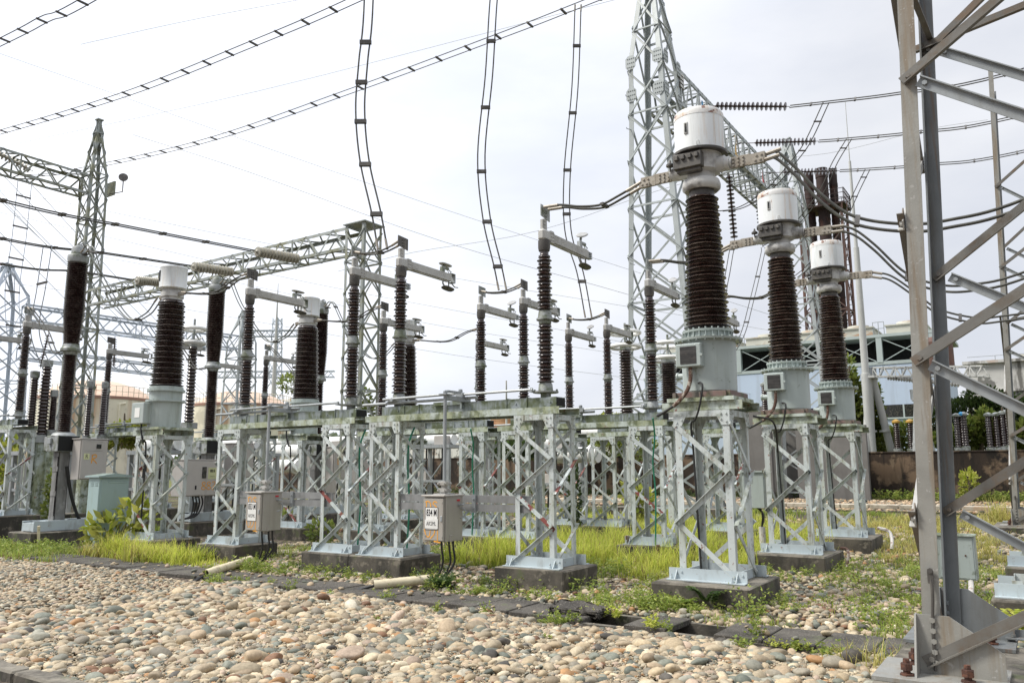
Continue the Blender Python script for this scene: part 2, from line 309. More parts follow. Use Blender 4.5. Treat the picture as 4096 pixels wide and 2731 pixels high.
def footing(u, v, su, sv, zt, label, group=None, zb=-1.6):
    bm = MB().box((0, 0, (zt-zb)/2), (sv, su, zt-zb), .018)
    o = bm.build('concrete_footing', concrete); o.location = W(u, v, zb); o.rotation_euler = (0, 0, ROT+random.uniform(-.012, .012))
    # chip the corners a little
    for vtx in o.data.vertices: vtx.co += Vector((random.uniform(-.008, .008), random.uniform(-.008, .008), random.uniform(-.006, .006) if vtx.co.z > .05 else 0))
    return tag(o, label, 'footing', group)

# ------------------------------------------------------------------ rotating-post disconnector
LP = 2.6
def make_switch():
    root = thing('disconnect_switch', 'x', 'disconnector'); X, Y, Z = Vector((1,0,0)), Vector((0,1,0)), Vector((0,0,1))
    mb = MB().box((0, LP/2, zz(.872)), (.24, LP+.46, .132), .004)
    for y in (.22, .55, LP-.5, LP-.22): mb.box((0, y, zz(.875)), (.262, .012, .15))
    mb.box((-.14, LP/2+.25, zz(.93)), (.03, .5, .05)); mb.box((-.14, LP/2, zz(.94)), (.04, .03, .18))
    for y in (-.14, .4, LP-.1): mb.bolt((-.12, y, zz(.87)), -X, .012, .012)
    mb.build('base_beam', galv, root)
    for y in (-.232, LP+.232): MB().box((0, y, zz(.872)), (.214, .006, .108)).build('beam_end', black_hole, root)
    rod = MB(); rod.tube([(-.17, .1, zz(1.045)), (-.17, LP*.5, zz(1.04))], .018, 8); rod.tube([(-.17, LP*.5, zz(1.06)), (-.17, LP+.16, zz(1.045))], .020, 8)
    rod.tube([(-.12, LP*.5-.25, zz(.995)), (-.12, LP+.62, zz(.985))], .022, 8)
    rod.box((-.17, LP*.5, zz(1.03)), (.06, .12, .07)); rod.lathe([(.0, 0), (.028, .005), (.034, .03), (.028, .055), (0, .06)], 10, (-.17, LP*.5, zz(1.06)))
    for y in (.12, LP-.02): rod.box((-.1, y, zz(1.02)), (.20, .05, .025)); rod.bolt((-.17, y, zz(1.035)), Z, .02, .03)
    rod.build('operating_rod', galv_plain, root)
    for y, male in ((0, 1), (LP, 0)):
        prof = sheds(zz(1.135), zz(1.93), .118, .112, 16, .62, .82)
        prof += [(.062, zz(1.935)), (.062, zz(2.115))] + sheds(zz(2.125), zz(2.895), .110, .103, 16, .62, .82) + [(.060, zz(2.90)), (.060, zz(2.95))]
        mb = MB().lathe(prof, 22, (0, y, 0)); po = mb.build('post_insulator', porcelain, root, ang=50)
        mb = MB().lathe([(.07, zz(.94)), (.07, zz(1.0)), (.17, zz(1.004)), (.175, zz(1.022)), (.10, zz(1.03)), (.092, zz(1.12)), (.078, zz(1.14))], 20, (0, y, 0))
        for k in range(4):
            a = k*math.pi/2+.4; mb.bolt((.15*math.cos(a), y+.15*math.sin(a), zz(1.022)), Z, .014, .03)
        mb.build('base_flange', cast, po)
        MB().lathe([(.068, zz(1.925)), (.085, zz(1.94)), (.088, zz(1.985)), (.118, zz(1.99)), (.118, zz(2.012)), (.098, zz(2.02)), (.092, zz(2.07)), (.084, zz(2.115)), (.068, zz(2.125))], 20, (0, y, 0)).build('mid_flange', cast, po)
        MB().lathe([(.060, zz(2.945)), (.076, zz(2.955)), (.085, zz(3.0)), (.085, zz(3.10)), (.05, zz(3.105))], 16, (0, y, 0)).build('head_bell', dark_metal, po)
        mb = MB().box((.01, y, zz(3.175)), (.20, .12, .165), .03); mb.box((.13, y, zz(3.175)), (.09, .125, .17), .004)
        for a in (.10, .13, .16):
            for b in (-.05, 0, .05): mb.bolt((a, y-.063, zz(3.175)+b), -Y, .008, .008)
        mb.build('head_box', alu, po)
        mb = MB().box((.69, y, zz(3.178)), (1.06, .085, .125), .004); mb.box((.66, y, zz(3.108)), (1.0, .05, .018))
        for a in (.45, .72, 1.0): mb.tube([(a, y-.041, zz(3.18)), (a, y-.045, zz(3.18))], .009, 8)
        for a in (.22, .30, .33):
            for b in (-.035, .0, .03): mb.bolt((a, y-.042, zz(3.18)+b), -Y, .005, .004)
        mb.build('contact_arm', alu, po)
        mb = MB().box((.02, y+.01, zz(3.33)), (.085, .05, .17), .004); mb.box((-.035, y+.01, zz(3.33)), (.03, .035, .14))
        for b in (-.05, 0, .05): mb.bolt((.0, y-.016, zz(3.33)+b), -Y, .011, .012); mb.bolt((.06, y+.01, zz(3.33)+b), X, .011, .012)
        mb.build('terminal_stalk', alu, po)
        mb = MB().poly([(-.10, y-.02, zz(3.44)), (.13, y-.02, zz(3.40)), (.13, y-.02, zz(3.585)), (-.10, y-.02, zz(3.60))], (0, .014, 0))
        for a in (.0, .035):
            for b in (3.45, 3.5, 3.54): mb.bolt((a, y-.02, zz(b)), -Y, .010, .010)
        mb.build('terminal_pad', cast if male else dark_metal, po)
        mb = MB()                      # contacts at the end of the arm
        if male:
            for b in (-.042, -.014, .014, .042): mb.box((1.28, y, zz(3.178)+b), (.13, .075, .016), .003)
            mb.box((1.215, y, zz(3.178)), (.03, .06, .10)); mb.build('contact_fingers', galv_plain, po)
        else:
            mb.box((1.315, y, zz(3.178)), (.012, .09, .16)); mb.box((1.265, y, zz(3.253)), (.09, .09, .010)); mb.box((1.265, y, zz(3.103)), (.09, .09, .010))
            mb.tube([(1.24, y-.02, zz(3.09)), (1.33, y-.02, zz(3.04)), (1.42, y-.02, zz(3.05))], .010, 6); mb.build('contact_loop', cast, po)
        def shield(cx, cz, tilt, roll):
            n = 20; pts = []
            for k in range(n):
                a = 2*math.pi*k/n; pts.append((.15*math.copysign(abs(math.cos(a))**.7, math.cos(a)), .062*math.copysign(abs(math.sin(a))**.8, math.sin(a))))
            m = Matrix.Rotation(tilt, 3, 'Y') @ Matrix.Rotation(roll, 3, 'X'); mb = MB(); c = Vector((cx, y, cz)); vs = []
            for s, z in ((.9, -.012), (1, -.003), (1, .004), (.86, .014)): vs += [c+m @ Vector((a*s, b*s, z)) for a, b in pts]
            fs = [(i*n+k, i*n+(k+1) % n, (i+1)*n+(k+1) % n, (i+1)*n+k) for i in range(3) for k in range(n)]+[tuple(range(n-1, -1, -1)), tuple(range(3*n, 4*n))]
            return mb.add(vs, fs)
        tl = R(-24) if male else R(2)
        shield(1.10, zz(3.46) if male else zz(3.385), tl, R(25) if male else 0).build('corona_shield', alu, po)
        shield(1.17, zz(2.99), R(4), R(-18)).build('corona_shield', dark_metal, po)
        mb = MB().box((1.02, y, zz(3.29)), (.07, .06, .10), .004); mb.tube([(1.03, y, zz(3.31)), (1.07, y, zz(3.44 if male else 3.37))], .02, 8); mb.box((1.10, y-.01, zz(3.32)), (.13, .05, .04), .006)
        mb.tube([(1.15, y, zz(3.33)), (1.22, y, zz(3.30)), (1.26, y, zz(3.29))], .008, 6); mb.tube([(1.15, y, zz(3.31)), (1.2, y, zz(3.25)), (1.25, y, zz(3.28))], .006, 6)
        mb.build('shield_bracket', cast, po)
        MB().tube([(1.05, y, zz(3.12)), (1.03, y, zz(3.06)), (1.09, y, zz(3.0))], .014, 6).build('shield_bracket', cast, po); MB().tube([(1.19, y, zz(3.12)), (1.19, y, zz(3.0))], .012, 6).build('shield_bracket', cast, po)
    return root
def make_switch_support():
    root = thing('switch_support', 'x', 'steel support'); X, Y, Z = Vector((1,0,0)), Vector((0,1,0)), Vector((0,0,1))
    for i, y in enumerate((0, LP)): stool(root, y+.02, .28, .29, zz(-1.22), zz(.70), 4, (paint, paint_red if i == 0 else paint))
    for sx in (-1, 1):
        a = sx*.275; MB().chan((a-sx*.0, -.36, zz(.705)), (a, LP+.42, zz(.705)), .092, .075, .008, Z, X*-sx).build('cross_rail', paint_moss, root)
    return root

# ------------------------------------------------------------------ current transformers
def ct_support(mats):
    root = thing('transformer_support', 'x', 'steel support'); X, Y, Z = Vector((1,0,0)), Vector((0,1,0)), Vector((0,0,1))
    stool(root, 0, .34, .325, zz(-1.24), zz(.66), 3, mats, .078, .058, 0, .45)
    for sx in (-1, 1): MB().chan((sx*.33, -.48, zz(.665)), (sx*.33, .48, zz(.665)), .10, .08, .008, Z, X*-sx).build('top_channel', paint_moss, root)
    MB().box((0, 0, zz(.79)), (.74, .80, .045)).build('top_plate', paint_moss, root)
    return root
def make_ct():
    root = thing('current_transformer', 'x', 'current transformer'); X, Y, Z = Vector((1,0,0)), Vector((0,1,0)), Vector((0,0,1))
    mb = MB().lathe([(.30, zz(.885)), (.315, zz(.90)), (.322, zz(1.47)), (.322, zz(1.49)), (.40, zz(1.495)), (.405, zz(1.52)), (.33, zz(1.525)), (.27, zz(1.535)), (.27, zz(1.60)), (.30, zz(1.602)), (.305, zz(1.628)), (.22, zz(1.64))], 48)
    for k in range(24):
        a = 2*math.pi*k/24; mb.bolt((.385*math.cos(a), .385*math.sin(a), zz(1.52)), Z, .012, .016); mb.bolt((.385*math.cos(a), .385*math.sin(a), zz(1.495)), -Z, .012, .016)
        mb.box((.283*math.cos(a), .283*math.sin(a), zz(1.565)), (.025, .010, .075), 0, a); mb.bolt((.285*math.cos(a), .285*math.sin(a), zz(1.628)), Z, .010, .02)
    mb.tube([(.1, .31, zz(1.12)), (.1, .43, zz(1.12))], .04, 12); mb.tube([(.1, .43, zz(1.12)), (.1, .45, zz(1.12))], .05, 12)
    mb.build('tank', tank_green, root)
    mb = MB().box((0, 0, zz(.848)), (.64, .70, .066), .004)
    for y in (-.3, 0, .3): mb.box((-.335, y, zz(.848)), (.05, .012, .06))
    mb.build('base_frame', primer_mat, root)
    tb = MB().box((-.36, .10, zz(1.305)), (.11, .31, .275), .012); tb.tube([(-.41, -.06, zz(1.30)), (-.43, -.06, zz(1.30))], .016, 8); tb = tb.build('terminal_box', tank_green, root)
    MB().box((-.418, .10, zz(1.305)), (.006, .195, .205)).build('name_plate', plate_mat, tb)
    mb = MB().lathe(sheds(zz(1.66), zz(3.31), .278, .20, 33, .78, .93)+[(.155, zz(3.33))], 40); mb.build('insulator', porcelain_edge, root, ang=50)
    MB().lathe([(.15, zz(3.31)), (.155, zz(3.36)), (.15, zz(3.42)), (.11, zz(3.42))], 28).build('neck', dark_metal, root)
    MB().lathe([(.15, zz(3.40)), (.20, zz(3.39)), (.232, zz(3.42)), (.236, zz(3.47)), (.222, zz(3.52)), (.17, zz(3.54)), (.12, zz(3.54))], 36).build('corona_ring', white_grime, root, ang=50)
    mb = MB().lathe([(.165, zz(3.53)), (.17, zz(3.60)), (.24, zz(3.63)), (.245, zz(3.83)), (.27, zz(3.84))], 28)
    for y in (-.28, .28): mb.tube([(0, y*.7, zz(3.70)), (0, y*1.12, zz(3.695))], .10, 16)
    mb.build('terminal_housing', white_grime, root)
    sb = MB().box((-.25, .06, zz(3.72)), (.12, .36, .19), .008); sb.box((-.22, .06, zz(3.61)), (.10, .30, .06), .01)
    for i in range(4): sb.box((-.315, .19-.085*i, zz(3.76)), (.05, .05, .06), .006)
    sb.build('secondary_terminals', dark_metal, root)
    MB().lathe([(.30, zz(3.838)), (.338, zz(3.84)), (.34, zz(3.868)), (.31, zz(3.872))], 44).build('rim_flange', dark_metal, root)
    mb = MB().lathe([(.304, zz(3.872)), (.306, zz(4.33)), (.302, zz(4.365)), (.285, zz(4.395)), (.25, zz(4.41)), (0.01, zz(4.418))], 48)
    mb.tube(spline([(-.29, -.11, zz(3.87)), (-.315, -.105, zz(3.93)), (-.315, -.08, zz(3.93)), (-.295, -.07, zz(3.87))], 4), .006, 6)
    hd = mb.build('head_tank', white_rust, root)
    MB().lathe([(.3085, zz(4.30)), (.3075, zz(4.335)), (.3045, zz(4.366)), (.288, zz(4.397)), (.20, zz(4.415))], 48, cap=False).build('rusted_rim', rim_rust, hd)
    mb = MB().box((-.303, .055, zz(4.13)), (.022, .055, .155), .008); g = mb.build('sight_gauge', white_grime, hd)
    MB().box((-.316, .055, zz(4.13)), (.006, .022, .11)).build('gauge_glass', glass_dark, hd)
    for s in (1, -1):
        mb = MB().tube([(0, s*.30, zz(3.69)), (0, s*.375, zz(3.685))], .082, 18); mb.tube([(0, s*.375, zz(3.685)), (0, s*.40, zz(3.684))], .06, 14); mb.build('bushing', white_grime, root)
        mb = MB().box((0, s*.50, zz(3.675)), (.035, .24, .14), .004); mb.poly([(-.02, s*.60, zz(3.73)), (-.02, s*.80, zz(3.735)), (-.02, s*.80, zz(3.64)), (-.02, s*.70, zz(3.60)), (-.02, s*.60, zz(3.60))], (.035, 0, 0))
        mb.box((-.05, s*.735, zz(3.61)), (.05, .14, .06), .004); mb.box((.045, s*.735, zz(3.70)), (.05, .14, .06), .004)
        for a in (.42, .48, .54):
            for b in (-.045, 0, .045): mb.tube([(-.016, s*a, zz(3.675)+b), (-.036, s*a, zz(3.675)+b)], .013, 8)
        for a in (.70, .76): mb.bolt((-.075, s*a, zz(3.62)), -X, .014, .014); mb.bolt((-.02, s*a, zz(3.70)), -X, .014, .016)
        mb.build('terminal_clamp', clamp_mat, root)
    mb = MB().lathe([(.005, 0), (.05, .005), (.05, .03), (.02, .05), (.01, .09)], 12, (-.1, .36, zz(3.76))); mb.tube([(-.1, .36, zz(3.76)), (-.1, .36, zz(3.70))], .01, 6); mb.build('spark_gap', dark_metal, root)
    cp = spline([(-.36, .10, zz(1.17)), (-.37, .10, zz(1.03)), (-.40, .13, zz(.90)), (-.43, .21, zz(.79)), (-.42, .30, zz(.72))], 14); MB().tube(cp, [.021+.004*(i % 2) for i in range(len(cp))], 10).build('conduit', rust_pipe, root)
    MB().tube(spline([(-.42, .30, zz(.72)), (-.40, .40, zz(.67)), (-.36, .52, zz(.62)), (-.28, .55, zz(.64)), (-.2, .50, zz(.66))], 7), .016, 8).build('cable', rubber, root)
    MB().tube(spline([(-.325, .02, zz(.98)), (-.39, -.03, zz(.975)), (-.42, -.06, zz(.92)), (-.41, -.01, zz(.70)), (-.37, .06, zz(.56)), (-.30, .14, zz(.50)), (-.26, .14, zz(.2)), (-.26, .12, zz(-.5)), (-.27, .10, zz(-1.2))], 7), .012, 8).build('cable', rubber, root)
    return root
def make_ct_old():
    root = thing('current_transformer', 'x', 'current transformer'); X, Y, Z = Vector((1,0,0)), Vector((0,1,0)), Vector((0,0,1))
    mb = MB().lathe([(.30, zz(.80)), (.305, zz(1.30)), (.36, zz(1.305)), (.36, zz(1.335)), (.30, zz(1.34)), (.30, zz(1.50)), (.345, zz(1.505)), (.345, zz(1.535)), (.31, zz(1.54)), (.31, zz(1.60)), (.27, zz(1.61))], 40)
    for k in range(20):
        a = 2*math.pi*k/20; mb.bolt((.34*math.cos(a), .34*math.sin(a), zz(1.335)), Z, .012, .016); mb.bolt((.33*math.cos(a), .33*math.sin(a), zz(1.535)), Z, .012, .016)
    mb.build('tank', tank_green, root)
    tb = MB().box((-.36, .17, zz(1.08)), (.20, .40, .40), .012).build('terminal_box', tank_green, root)
    MB().box((-.463, .17, zz(1.09)), (.006, .16, .18)).build('name_plate', white_sign, tb)
    MB().lathe(sheds(zz(1.61), zz(3.29), .315, .25, 32, .80, .93)+[(.20, zz(3.31))], 36).build('insulator', porcelain, root, ang=50)
    MB().lathe([(.19, zz(3.30)), (.195, zz(3.36)), (.215, zz(3.37)), (.215, zz(3.47)), (.18, zz(3.48)), (.18, zz(3.54))], 28).build('clamp_ring', white_grime, root)
    hd = MB().lathe([(.24, zz(3.53)), (.262, zz(3.55)), (.255, zz(3.57)), (.255, zz(3.93)), (.262, zz(3.95)), (.255, zz(3.975)), (.01, zz(3.985))], 40).build('bellows_head', white_rust, root)
    mb = MB().box((-.245, .075, zz(3.78)), (.03, .06, .22), .012); mb.build('sight_gauge', glass_dark, hd)
    for s in (1, -1): MB().box((0, s*.27, zz(3.42)), (.05, .30, .07), .006).build('terminal_clamp', clamp_mat, root)
    MB().tube(spline([(-.36, .17, zz(.88)), (-.37, .15, zz(.75)), (-.35, .1, zz(.55)), (-.28, .1, zz(.4)), (-.28, .1, zz(-1.1))], 6), .016, 8).build('cable', rubber, root)
    return root
def make_breaker():
    root = thing('circuit_breaker', 'x', 'circuit breaker'); X, Y, Z = Vector((1,0,0)), Vector((0,1,0)), Vector((0,0,1))
    mb = MB().chan((-.11, .11, zz(-1.15)), (-.11, .11, zz(.40)), .22, .22, .014, X, -Y); mb.chan((-.11, -.11, zz(-1.15)), (-.11, -.11, zz(.40)), .22, .05, .012, X, Y)
    for z in (-.95, -.45, .05, .35): mb.box((-.115, 0, zz(z)), (.012, .21, .10))
    mb.build('column', column_grey, root)
    dh = MB().box((.0, .0, zz(.57)), (.44, .46, .33), .008); dh.lathe([(.24, zz(.73)), (.20, zz(.78)), (.16, zz(.80))], 24); dh.box((-.06, .30, zz(.57)), (.26, .18, .28), .006)
    dh = dh.build('drive_housing', cast, root)
    MB().box((.0, -.232, zz(.565)), (.42, .012, .30)).build('open_window', black_hole, dh); mb = MB().box((-.24, .06, zz(.62)), (.04, .13, .12), .006); mb.tube([(-.23, .06, zz(.58)), (-.24, .02, zz(.48)), (-.23, -.02, zz(.44))], .012, 6); mb.build('terminal_box', galv_plain, dh)
    MB().lathe(sheds(zz(.80), zz(2.44), .145, .142, 36, .70)+[(.10, zz(2.45))], 24).build('lower_insulator', porcelain, root, ang=50)
    MB().lathe([(.11, zz(2.42)), (.13, zz(2.46)), (.14, zz(2.50)), (.20, zz(2.51)), (.20, zz(2.56)), (.17, zz(2.60)), (.16, zz(2.66))], 24).build('mid_flange', cast, root)
    pr = sheds(zz(2.66), zz(3.3), .165, .212, 15, .80)[:-1]+sheds(zz(3.3), zz(4.42), .213, .205, 26, .80)
    MB().lathe(pr, 28).build('upper_insulator', porcelain, root, ang=50)
    MB().lathe([(.16, zz(4.42)), (.20, zz(4.44)), (.212, zz(4.50)), (.212, zz(4.58)), (.20, zz(4.60)), (.15, zz(4.61)), (.145, zz(4.74)), (.125, zz(4.79)), (.07, zz(4.81)), (.065, zz(4.84)), (.01, zz(4.845))], 26).build('end_cap', cast, root)
    mb = MB().box((.02, -.16, zz(4.605)), (.12, .30, .02)); mb.tube(spline([(-.02, .0, zz(4.81)), (.03, -.03, zz(4.87)), (.08, -.05, zz(4.84)), (.1, -.06, zz(4.78))], 4), .012, 6); mb.build('terminal', dark_metal, root)
    mb = MB().chan((-.55, -.24, zz(-1.18)), (1.7, -.24, zz(-1.18)), .2, .08, .012, Z, Y); mb.chan((-.55, .24, zz(-1.18)), (1.7, .24, zz(-1.18)), .2, .08, .012, Z, -Y)
    mb.box((-.5, 0, zz(-1.09)), (.1, .47, .16)); mb.box((0, 0, zz(-1.0)), (.5, .47, .02)); mb.build('base_skid', channel, root)
    MB().tube(spline([(.05, -.14, zz(.1)), (.2, -.12, zz(-.5)), (.45, -.05, zz(-1.0)), (.7, .0, zz(-1.16))], 6), .035, 8).build('cable', rubber, root)
    return root
# ------------------------------------------------------------------ a surveyed point: sight line through the photo, cut by a known grid line
FP = 3185.9; PIT = R(9.1178); ROL = R(-.244)
def PT(x, y, **k):
    a = x-2048; b = y-1365.5; cr, sr = math.cos(ROL), math.sin(ROL); X = (a*cr+b*sr)/FP; up = -(-a*sr+b*cr)/FP
    r = Vector((X, math.cos(PIT)-up*math.sin(PIT), math.sin(PIT)+up*math.cos(PIT))); key, val = list(k.items())[0]
    t = val/{'u': r.dot(Ud), 'v': r.dot(Vd), 'z': r.z, 'd': math.hypot(r.x, r.y)}[key]; r = r*t
    return Vector((r.x, r.y, r.z+H))
def uvz(p): return p.dot(Ud), p.dot(Vd), p.z-H

# ------------------------------------------------------------------ equipment rows
PH = (9.08, 12.58, 16.08)
place = ('nearest', 'middle', 'farthest')
sw = make_switch(); su = make_switch_support(); first = True
rows = [(5.5, 'right', '834 M', -H), (9.1, 'centre', '833 M', -H), (19.8, 'left', '', -H+.25)]
for ur, nm, box, z in rows:
    for i, v in enumerate(PH):
        if box:
            l1 = ('grey disconnector with two brown posts on the beam above the box marked '+box, 'grey two-post disconnector on the second beam back, behind the one over box '+box,
                  'grey two-post disconnector on the farthest beam, third back from box '+box)[i]
            l2 = ('pale lattice support frame that carries the box marked '+box, 'pale lattice support frame standing second behind the box marked '+box, 'pale lattice support frame standing farthest behind the box marked '+box)[i]
        else:
            l1 = ('high disconnector at the left edge, left of the tall breaker with cabinet R', 'disconnector left of the breaker with the cabinet marked 832 B, beside the oil tank', 'small distant disconnector in front of the oil tank roof, behind the old transformers')[i]
            l2 = ('lattice support frame at the left edge behind the column with cabinet R', 'lattice support frame behind the pale green kiosk at left', 'distant lattice support frame behind the cabinet marked 832 B')[i]
        if first:
            first = False; a, b = sw, su; a.location = W(ur, v, z); b.location = W(ur, v, z); a['label'] = l1; b['label'] = l2; a['group'] = 'two-post disconnectors'; b['group'] = 'disconnector support frames'
        else: a = dup(sw, ur, v, l1, 'two-post disconnectors', z); b = dup(su, ur, v, l2, 'disconnector support frames', z)
        for j, uu in enumerate((ur, ur+LP)):
            what = {'right': 'under the box 834 M support' , 'centre': 'under the box 833 M support', 'left': 'under the far left frame'}[nm]
            footing(uu+.02, v, 1.02, .90, -1.22 if nm != 'left' else -.97, '%s mossy footing %s, %s one' % (place[i], what if i == 0 else what.replace('under', 'behind'), 'right' if j == 0 else 'left'), 'concrete footings')
ct = make_ct(); cs = ct_support((paint, paint)); U0 = 3.28
ctl = ('largest white-headed current transformer at right, rust running from its rim', 'white-headed current transformer, second back behind the largest one', 'white-headed current transformer, smallest and third back, by the rusty stacks')
csl = ('nearest lattice stool, under the largest white-headed transformer', 'lattice stool under the second white-headed transformer, grey box at its left', 'lattice stool under the smallest white-headed transformer, before the brown wall')
for i, v in enumerate((9.2, 12.72, 16.2)):
    if i == 0:
        ct.location = W(U0, v); cs.location = W(U0, v); tag(ct, ctl[0], group='white-headed current transformers'); tag(cs, csl[0], group='transformer stools')
    else: dup(ct, U0, v, ctl[i], 'white-headed current transformers'); dup(cs, U0, v, csl[i], 'transformer stools')
    footing(U0-.0, v-.06, 1.10, 1.22, -1.24, ('nearest mossy concrete footing at right, ferns growing against it', 'mossy concrete footing under the second white-headed transformer', 'mossy concrete footing under the smallest white-headed transformer')[i], 'concrete footings')
co = make_ct_old(); cs2 = ct_support((paint, paint_red)); U1 = 14.1
for i, v in enumerate((9.1, 12.6, 16.1)):
    l1 = ('grey-green transformer at left with pale bellows head and a box on its tank', 'old current transformer, second back, between boxes 832 B and 833 M', 'old current transformer, third back, half hidden behind a disconnector post')[i]
    l2 = ('lattice stool with flaking red paint beside the green kiosk', 'lattice stool seen between the 833 M support legs', 'lattice stool, farthest of the three old transformers')[i]
    if i == 0: co.location = W(U1, v); cs2.location = W(U1, v); tag(co, l1, group='old current transformers'); tag(cs2, l2, group='old transformer stools')
    else: dup(co, U1, v, l1, 'old current transformers'); dup(cs2, U1, v, l2, 'old transformer stools')
    footing(U1, v, 1.2, 1.05, -1.24, ('mossy concrete footing behind the tall bright grass at left', 'mossy concrete footing behind the box marked 833 M', 'mossy concrete footing of the farthest old transformer')[i], 'concrete footings')
cb = make_breaker(); U2 = 17.07
for i, v in enumerate((8.74, 12.24, 15.74)):
    l1 = ('tall circuit breaker at far left, bulging brown upper insulator, beside cabinet R', 'tall circuit breaker beside the cabinet marked 832 B', 'tall circuit breaker, farthest, half hidden behind an old transformer')[i]
    if i == 0: cb.location = W(U2, v); tag(cb, l1, group='circuit breakers')
    else: dup(cb, U2, v, l1, 'circuit breakers')
    footing(U2-.0, v+.6, .9, 2.6, -1.19, ('long low mossy footing under the blue-grey skid at left', 'long low footing under the breaker by cabinet 832 B', 'long low footing under the farthest breaker')[i], 'breaker footings')

# ------------------------------------------------------------------ boxes and cabinets
X, Y, Z = Vector((1,0,0)), Vector((0,1,0)), Vector((0,0,1))
def drive_box(num, u, label, peel):
    t = thing('drive_box', label, 'control box', u, 8.50, -.93)
    mb = MB().box((0.02, 0, .295), (.36, .36, .575), .004); mb.box((0.0, 0, .592), (.44, .39, .022), .004); mb.build('housing', box_beige, t)
    d = MB().box((-.185, .0, .29), (.04, .335, .54), .006)
    for z in (.07, .51): d.tube([(-.2, -.155, z), (-.215, -.155, z)], .012, 8)
    d = d.build('door', box_beige, t); 
    mb = MB().tube([(-.205, .12, .08), (-.212, .12, .08)], .012, 8); mb.box((-.208, -.14, .30), (.012, .03, .07), .003); mb.build('latch', galv_plain, d)
    s = MB().box((-.208, .02, .30), (.004, .205, .285)).build('sign_plate', white_sign, t)
    for a, b, c, e in ((-.085, .02, .002, .285), (.125, .02, .002, .285)): pass
    fr = MB()
    for y0, y1, z0, z1 in ((-.0855, .1255, .156, .162), (-.0855, .1255, .44, .446), (-.0855, -.0805, .156, .446), (.1205, .1255, .156, .446)): fr.box((-.2085, (y0+y1)/2, (z0+z1)/2), (.005, y1-y0, z1-z0))
    fr.build('border', ink, s)
    text_obj(num, .122, ink, s, (-.2108, .02, .372), (0,-1,0), (-1,0,0), .0025, .56)
    if peel: MB().poly([(-.212, .13, .285), (-.212, -.09, .30), (-.212, -.088, .17), (-.212, .125, .175)], (-.003, 0, 0)).build('peeling_label', white_sign, s)
    text_obj('AKSML', .074, ink_grey, s, (-.2162 if peel else -.2108, .02, .235), (0,-1,0), (-1,0,0), 0, .72)
    L1 = [[(-.09,.05), (-.09,-.06)], [(-.11,.045), (-.06,.055), (-.02,.02), (-.03,-.04), (-.09,-.06)], [(.09,.04), (.05,.055), (.02,.03), (.06,-.0), (.085,-.03), (.05,-.06), (.0,-.05)]]
    strokes(L1, .014, orange, t, (-.2078, .02, .465), (0,-1,0), (-1,0,0))
    L2 = [[(-.12,.03), (-.09,-.05), (-.04,-.06), (-.02,.02)], [(.0,.05), (.05,.03), (.04,-.03), (-.02,-.085)], [(.10,.06), (.10,-.12)], [(.04,-.115), (.15,-.13)]]
    strokes(L2, .014, orange, t, (-.2078, .02, .13), (0,-1,0), (-1,0,0))
    mb = MB().box((.10, -.186, .53), (.06, .008, .022)); mb.build('marker_tape', red_paint, t)
    mb = MB().tube([(.10, -.18, .47), (.10, -.23, .47)], .018, 10); mb.tube([(.10, -.23, .47), (.14, -.24, .47)], .012, 8); mb.tube(spline([(.15, -.19, .42), (.16, -.24, .41), (.16, -.25, .33), (.06, -.25, .30)], 4), .008, 6); mb.build('crank_handle', galv_plain, t)
    MB().box((-.05, -.184, .045), (.05, .012, .09), .006).build('hinge_cover', box_beige, t)
    p = MB().tube([(.03, 0, .60), (.03, 0, .78)], .045, 8); p.box((.03, 0, .66), (.12, .11, .05), .004); p.box((.03, 0, .75), (.12, .11, .05), .004); p.box((.03, 0, .61), (.22, .2, .014))
    for a in (-.05, .05):
        for z in (.66, .75): p.bolt((.03+a, -.055, z), -Y, .014, .02); p.bolt((-.03, a, z), -X, .014, .02)
    p.build('coupling', alu, t)
    p = MB().tube([(.03, 0, .76), (.03, 0, 1.93)], .024, 12); p.box((.30, 0, 1.90), (.55, .06, .07), .003); p.box((.03, 0, 1.945), (.13, .13, .014)); p.tube([(.03, 0, 1.93), (.03, 0, 1.99)], .03, 10); p.box((.2, .0, 1.99), (.30, .05, .03)); p.build('drive_pipe', galv_plain, t)
    for z in (.375, .49): MB().chan((.335, -1.17, z), (.335, 1.13, z), .098, .05, .008, Z, X).build('mounting_rail', rail_mat, t)
    for y in (-.28, .28): mb = MB().box((.32, y, .48), (.03, .06, .24)); mb.bolt((.306, y, .42), -X, .014, .016); mb.bolt((.306, y, .54), -X, .014, .016); mb.build('rail_bracket', galv_plain, t)
    for i, (a, b) in enumerate(((-.02, .02), (.05, -.05), (.1, -.08))):
        MB().tube(spline([(.02+a, b, .01), (.02+a, b-.01, -.10), (.03+a, b-.02, -.28), (.02+a-.04*i, b+.06, -.46), (.0+a, b+.22, -.52)], 6), .014, 8).build('cable', rubber, t)
    return t
drive_box('834 M', 6.77, 'steel control box, sign reads 834 M on a peeling label', True)
drive_box('833 M', 10.37, 'steel control box farther left, sign reads 833 M', False)
def cabinet(u, v, z, su, sv, sz, label, mats=cab_beige):
    t = thing('control_cabinet', label, 'cabinet', u+su/2, v+sv/2, z); MB().box((0, .02, sz/2), (sv, su-.04, sz), .006).build('housing', mats, t); MB().box((0, .02, sz+.012), (sv+.04, su, .022), .004).build('lid', mats, t)
    d = MB().box((0, -su/2+.012, sz/2), (sv-.03, .022, sz-.04), .004).build('door', mats, t); return t, d, -su/2
def face_text(t, d, yf, s, size, loc, bold=.0, sx=.8, mat=ink): text_obj(s, size, mat, d, (loc[0], yf-.0045, loc[1]), (1,0,0), (0,-1,0), bold, sx)
t, d, yf = cabinet(16.45, 8.80, -.17, .34, .57, .82, 'beige cabinet on the left breaker, letter R twice, one orange')
